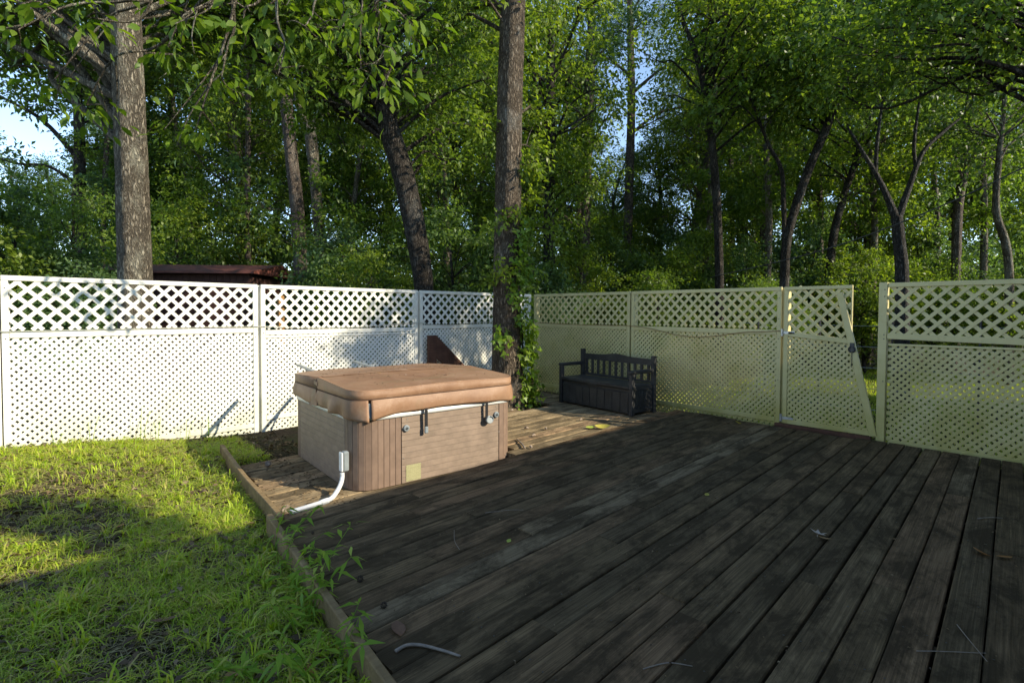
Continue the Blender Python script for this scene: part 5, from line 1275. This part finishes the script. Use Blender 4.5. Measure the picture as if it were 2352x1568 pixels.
oval_leaf("orange dry leaf over the wide board gap at lower right", 4.32, 0.37, 0.012, 0.12, 0.9, 'orange', 0.4, 0.35)
oval_leaf("dark orange leaf beside the orange one at lower right", 4.36, 0.27, 0.010, 0.09, 2.3, 'orange', 0.3)
oval_leaf("large yellow curled leaf on the deck in front of the bench", 5.38, 4.12, 0.02, 0.20, -0.9, 'yellow', 0.5, 0.3)
oval_leaf("yellow-green leaf end beside the large yellow leaf", 5.26, 4.22, 0.015, 0.13, -0.5, 'green', 0.3, 0.2)
oval_leaf("yellow leaf standing on the deck near the fence left of the gate", 6.96, 3.07, 0.02, 0.12, 1.1, 'yellow', 0.4, 0.7)
oval_leaf("small yellow-green leaf alone in the middle of the deck", 2.26, 2.48, 0.006, 0.055, 0.5, 'green', 0.2)
oval_leaf("small yellow leaf on the dark boards left of the maple leaf", 4.05, 2.03, 0.006, 0.07, 0.2, 'yellow', 0.2)
oval_leaf("brown strip of bark on the deck near the weeds", 1.24, 2.13, 0.008, 0.13, 1.2, 'brown', 0.15)
for k, (x, y, L, c, l_) in enumerate([(0.62,2.42,0.09,'tan',"tan fallen leaf on the lawn near the bottom edge"),(0.86,2.22,0.11,'orange',"orange-tan curled leaf by the weeds at the bottom edge"),(0.80,2.42,0.08,'tan',"smaller tan leaf by the bottom weeds"),(0.42,4.55,0.09,'orange',"reddish leaf in the sunlit grass"),(0.65,5.2,0.10,'tan',"tan leaf in the far lawn"),(0.25,5.15,0.10,'green',"yellow-green leaf on the bare soil patch"),(0.55,3.55,0.10,'brown',"brown leaf in the lawn's shaded strip"),(0.45,3.0,0.12,'brown',"dark brown leaf in the shaded lawn"),(0.9,6.4,0.09,'tan',"tan leaf on the lawn close to the fence")]):
    oval_leaf(l_, x, y, float(gz(x, y))+0.035, L, k*1.3, c, 0.4, 0.2)
# twigs
def twig(label, pts, r, mt='twig'):
    o = MB().tube(smooth_path(pts, 5), np.linspace(r, r*0.6, (len(pts)-1)*5+1), 6).build("twig", MAT[mt], None, True); tag(o, label, "twig")
twig("bleached bent twig on the deck at the bottom edge by the edging board", [(1.145,1.99,0.012),(1.20,1.99,0.014),(1.25,1.95,0.013),(1.30,1.86,0.012),(1.335,1.775,0.012)], 0.009)
twig("bleached stick against the hot tub's right foot", [(3.93,4.06,0.015),(4.02,4.20,0.018),(4.13,4.40,0.017)], 0.012)
twig("thin curved stem on the deck at bottom centre", [(1.86,1.20,0.006),(1.97,1.15,0.007),(2.03,1.07,0.006)], 0.003)
twig("thin curved pine needle stem on the wide boards at lower right", [(2.86,0.45,0.006),(2.95,0.36,0.008),(3.03,0.28,0.006),(3.07,0.24,0.006)], 0.0022)
twig("forked straw on the lower right boards", [(3.25,0.36,0.006),(3.13,0.30,0.007),(3.0,0.23,0.006)], 0.0022)
twig("thin straw across the boards in the middle of the deck", [(2.45,2.95,0.006),(2.62,2.87,0.007),(2.70,2.80,0.006)], 0.0025)
twig("grey feather-like straw over the board gap at the right", [(5.05,0.46,0.008),(5.14,0.40,0.010),(5.2,0.34,0.007)], 0.004)
twig("thin straw on the boards in front of the weeds", [(1.95,2.6,0.006),(2.0,2.72,0.007),(2.1,2.86,0.006)], 0.002)
# pine cones and seed balls
def cone(label, x, y, z, s, rz):
    c_ = thing("pine_cone", label, "pine cone", (x, y, z), rz)
    core = MB().tube([(-s*0.5,0,0), (-s*0.2,0,0), (s*0.25,0,0), (s*0.5,0,0)], [s*0.12, s*0.24, s*0.2, s*0.04], 8).build("core", MAT['cone'], c_, True)
    sc = MB()
    for i in range(9):
        t_ = i/8; R_ = s*(0.40*math.sin(math.pi*(0.18+0.72*t_)))
        for j in range(9):
            a = 2*math.pi*j/9 + i*0.35; x0 = -s*0.42+s*0.85*t_
            n0 = Vector((0, math.cos(a), math.sin(a))); tg = Vector((0, -math.sin(a), math.cos(a)))
            b = Vector((x0, 0, 0)) + n0*R_*0.45; e = Vector((x0+s*0.10, 0, 0)) + n0*R_
            sc.add([b-tg*s*0.03, b+tg*s*0.03, e+tg*s*0.055, e+Vector((s*0.03,0,0)), e-tg*s*0.055], [(0,1,2,3,4)])
    sc.build("scales", MAT['cone'], c_)
cone("open pine cone in the sunlit corner of the sunken deck", 1.42, 4.14, -0.045, 0.085, 0.6)
cone("small dark pine cone on the sunken deck's far boards", 1.72, 5.5, -0.045, 0.075, 1.6)
def ball(label, x, y, z, r):
    m_ = MB(); 
    for i in range(40):
        zz = 1-2*(i+0.5)/40; a = i*2.399; q = math.sqrt(1-zz*zz); d = Vector((q*math.cos(a), q*math.sin(a), zz)); s_ = d.orthogonal().normalized(); u_ = d.cross(s_)
        b = d*r*0.62; m_.add([b+s_*r*0.2, b-s_*r*0.1+u_*r*0.17, b-s_*r*0.1-u_*r*0.17, d*r*1.1], [(0,1,3),(1,2,3),(2,0,3),(0,2,1)])
    o = m_.build("seed_ball", MAT['gum'], None, False, (x, y, z+r*0.85)); tag(o, label, "seed ball")
ball("spiky dark seed ball on the deck near the upper weeds", 1.31, 2.66, 0, 0.020)
ball("spiky dark seed ball on the deck beside the tall weed", 1.28, 2.34, 0, 0.019)
ball("tiny dark seed ball by the deck's left corner", 1.36, 3.45, 0, 0.011)
for k, (x, y, l_) in enumerate([(4.41,4.40,"brown cone scrap on the sunlit boards nearest the hot tub"),(4.78,4.55,"brown cone scrap in the middle of the sunlit boards"),(4.62,4.74,"brown cone scrap right behind the middle one"),(5.55,4.62,"dark scrap at the edge of the lattice's light"),(4.0,4.04,"dark scrap beside the bleached stick"),(5.15,5.9,"pale scrap on the shaded boards before the oak"),(5.3,5.75,"dark scrap on the shaded boards left of the bench")]):
    m_ = MB().tube([(-0.03,0,0.012),(0,0.004,0.02),(0.03,0,0.012)], [0.006,0.017,0.008], 6); o = m_.build("cone_scrap", MAT['cone'], None, False, (x, y, 0.004)); o.rotation_euler = (0, 0, k*1.1); tag(o, l_, "cone scrap")
# debris on the cover
for k, (x, y, c, L) in enumerate([(2.75,5.1,'tan',0.035),(2.95,4.9,'pale',0.03),(3.35,4.72,'pale',0.05),(3.1,5.6,'brown',0.04),(3.6,5.2,'brown',0.03),(2.5,5.5,'pale',0.03)]):
    # cover frame
    lx_, ly_ = x-3.06, y-5.21; x, y = x*0.958, y*0.958
    oval_leaf(["tan scrap on the left of the spa cover","pale scrap near the middle of the spa cover","curled pale leaf near the front of the spa cover","brown scrap at the back of the spa cover","small brown scrap on the right of the spa cover","pale scrap at the rear left of the spa cover"][k], x, y, cover_top_z(lx_, ly_)*0.958+0.063+0.006, L, k*0.9, c, 0.4, 0.2)
tag(MB().tube(smooth_path([(2.83,5.06,0.862),(2.93,5.0,0.865),(3.01,4.98,0.863)], 4), 0.003, 5).build("twig", MAT['twig']), "thin pale twig lying on the spa cover", "twig")
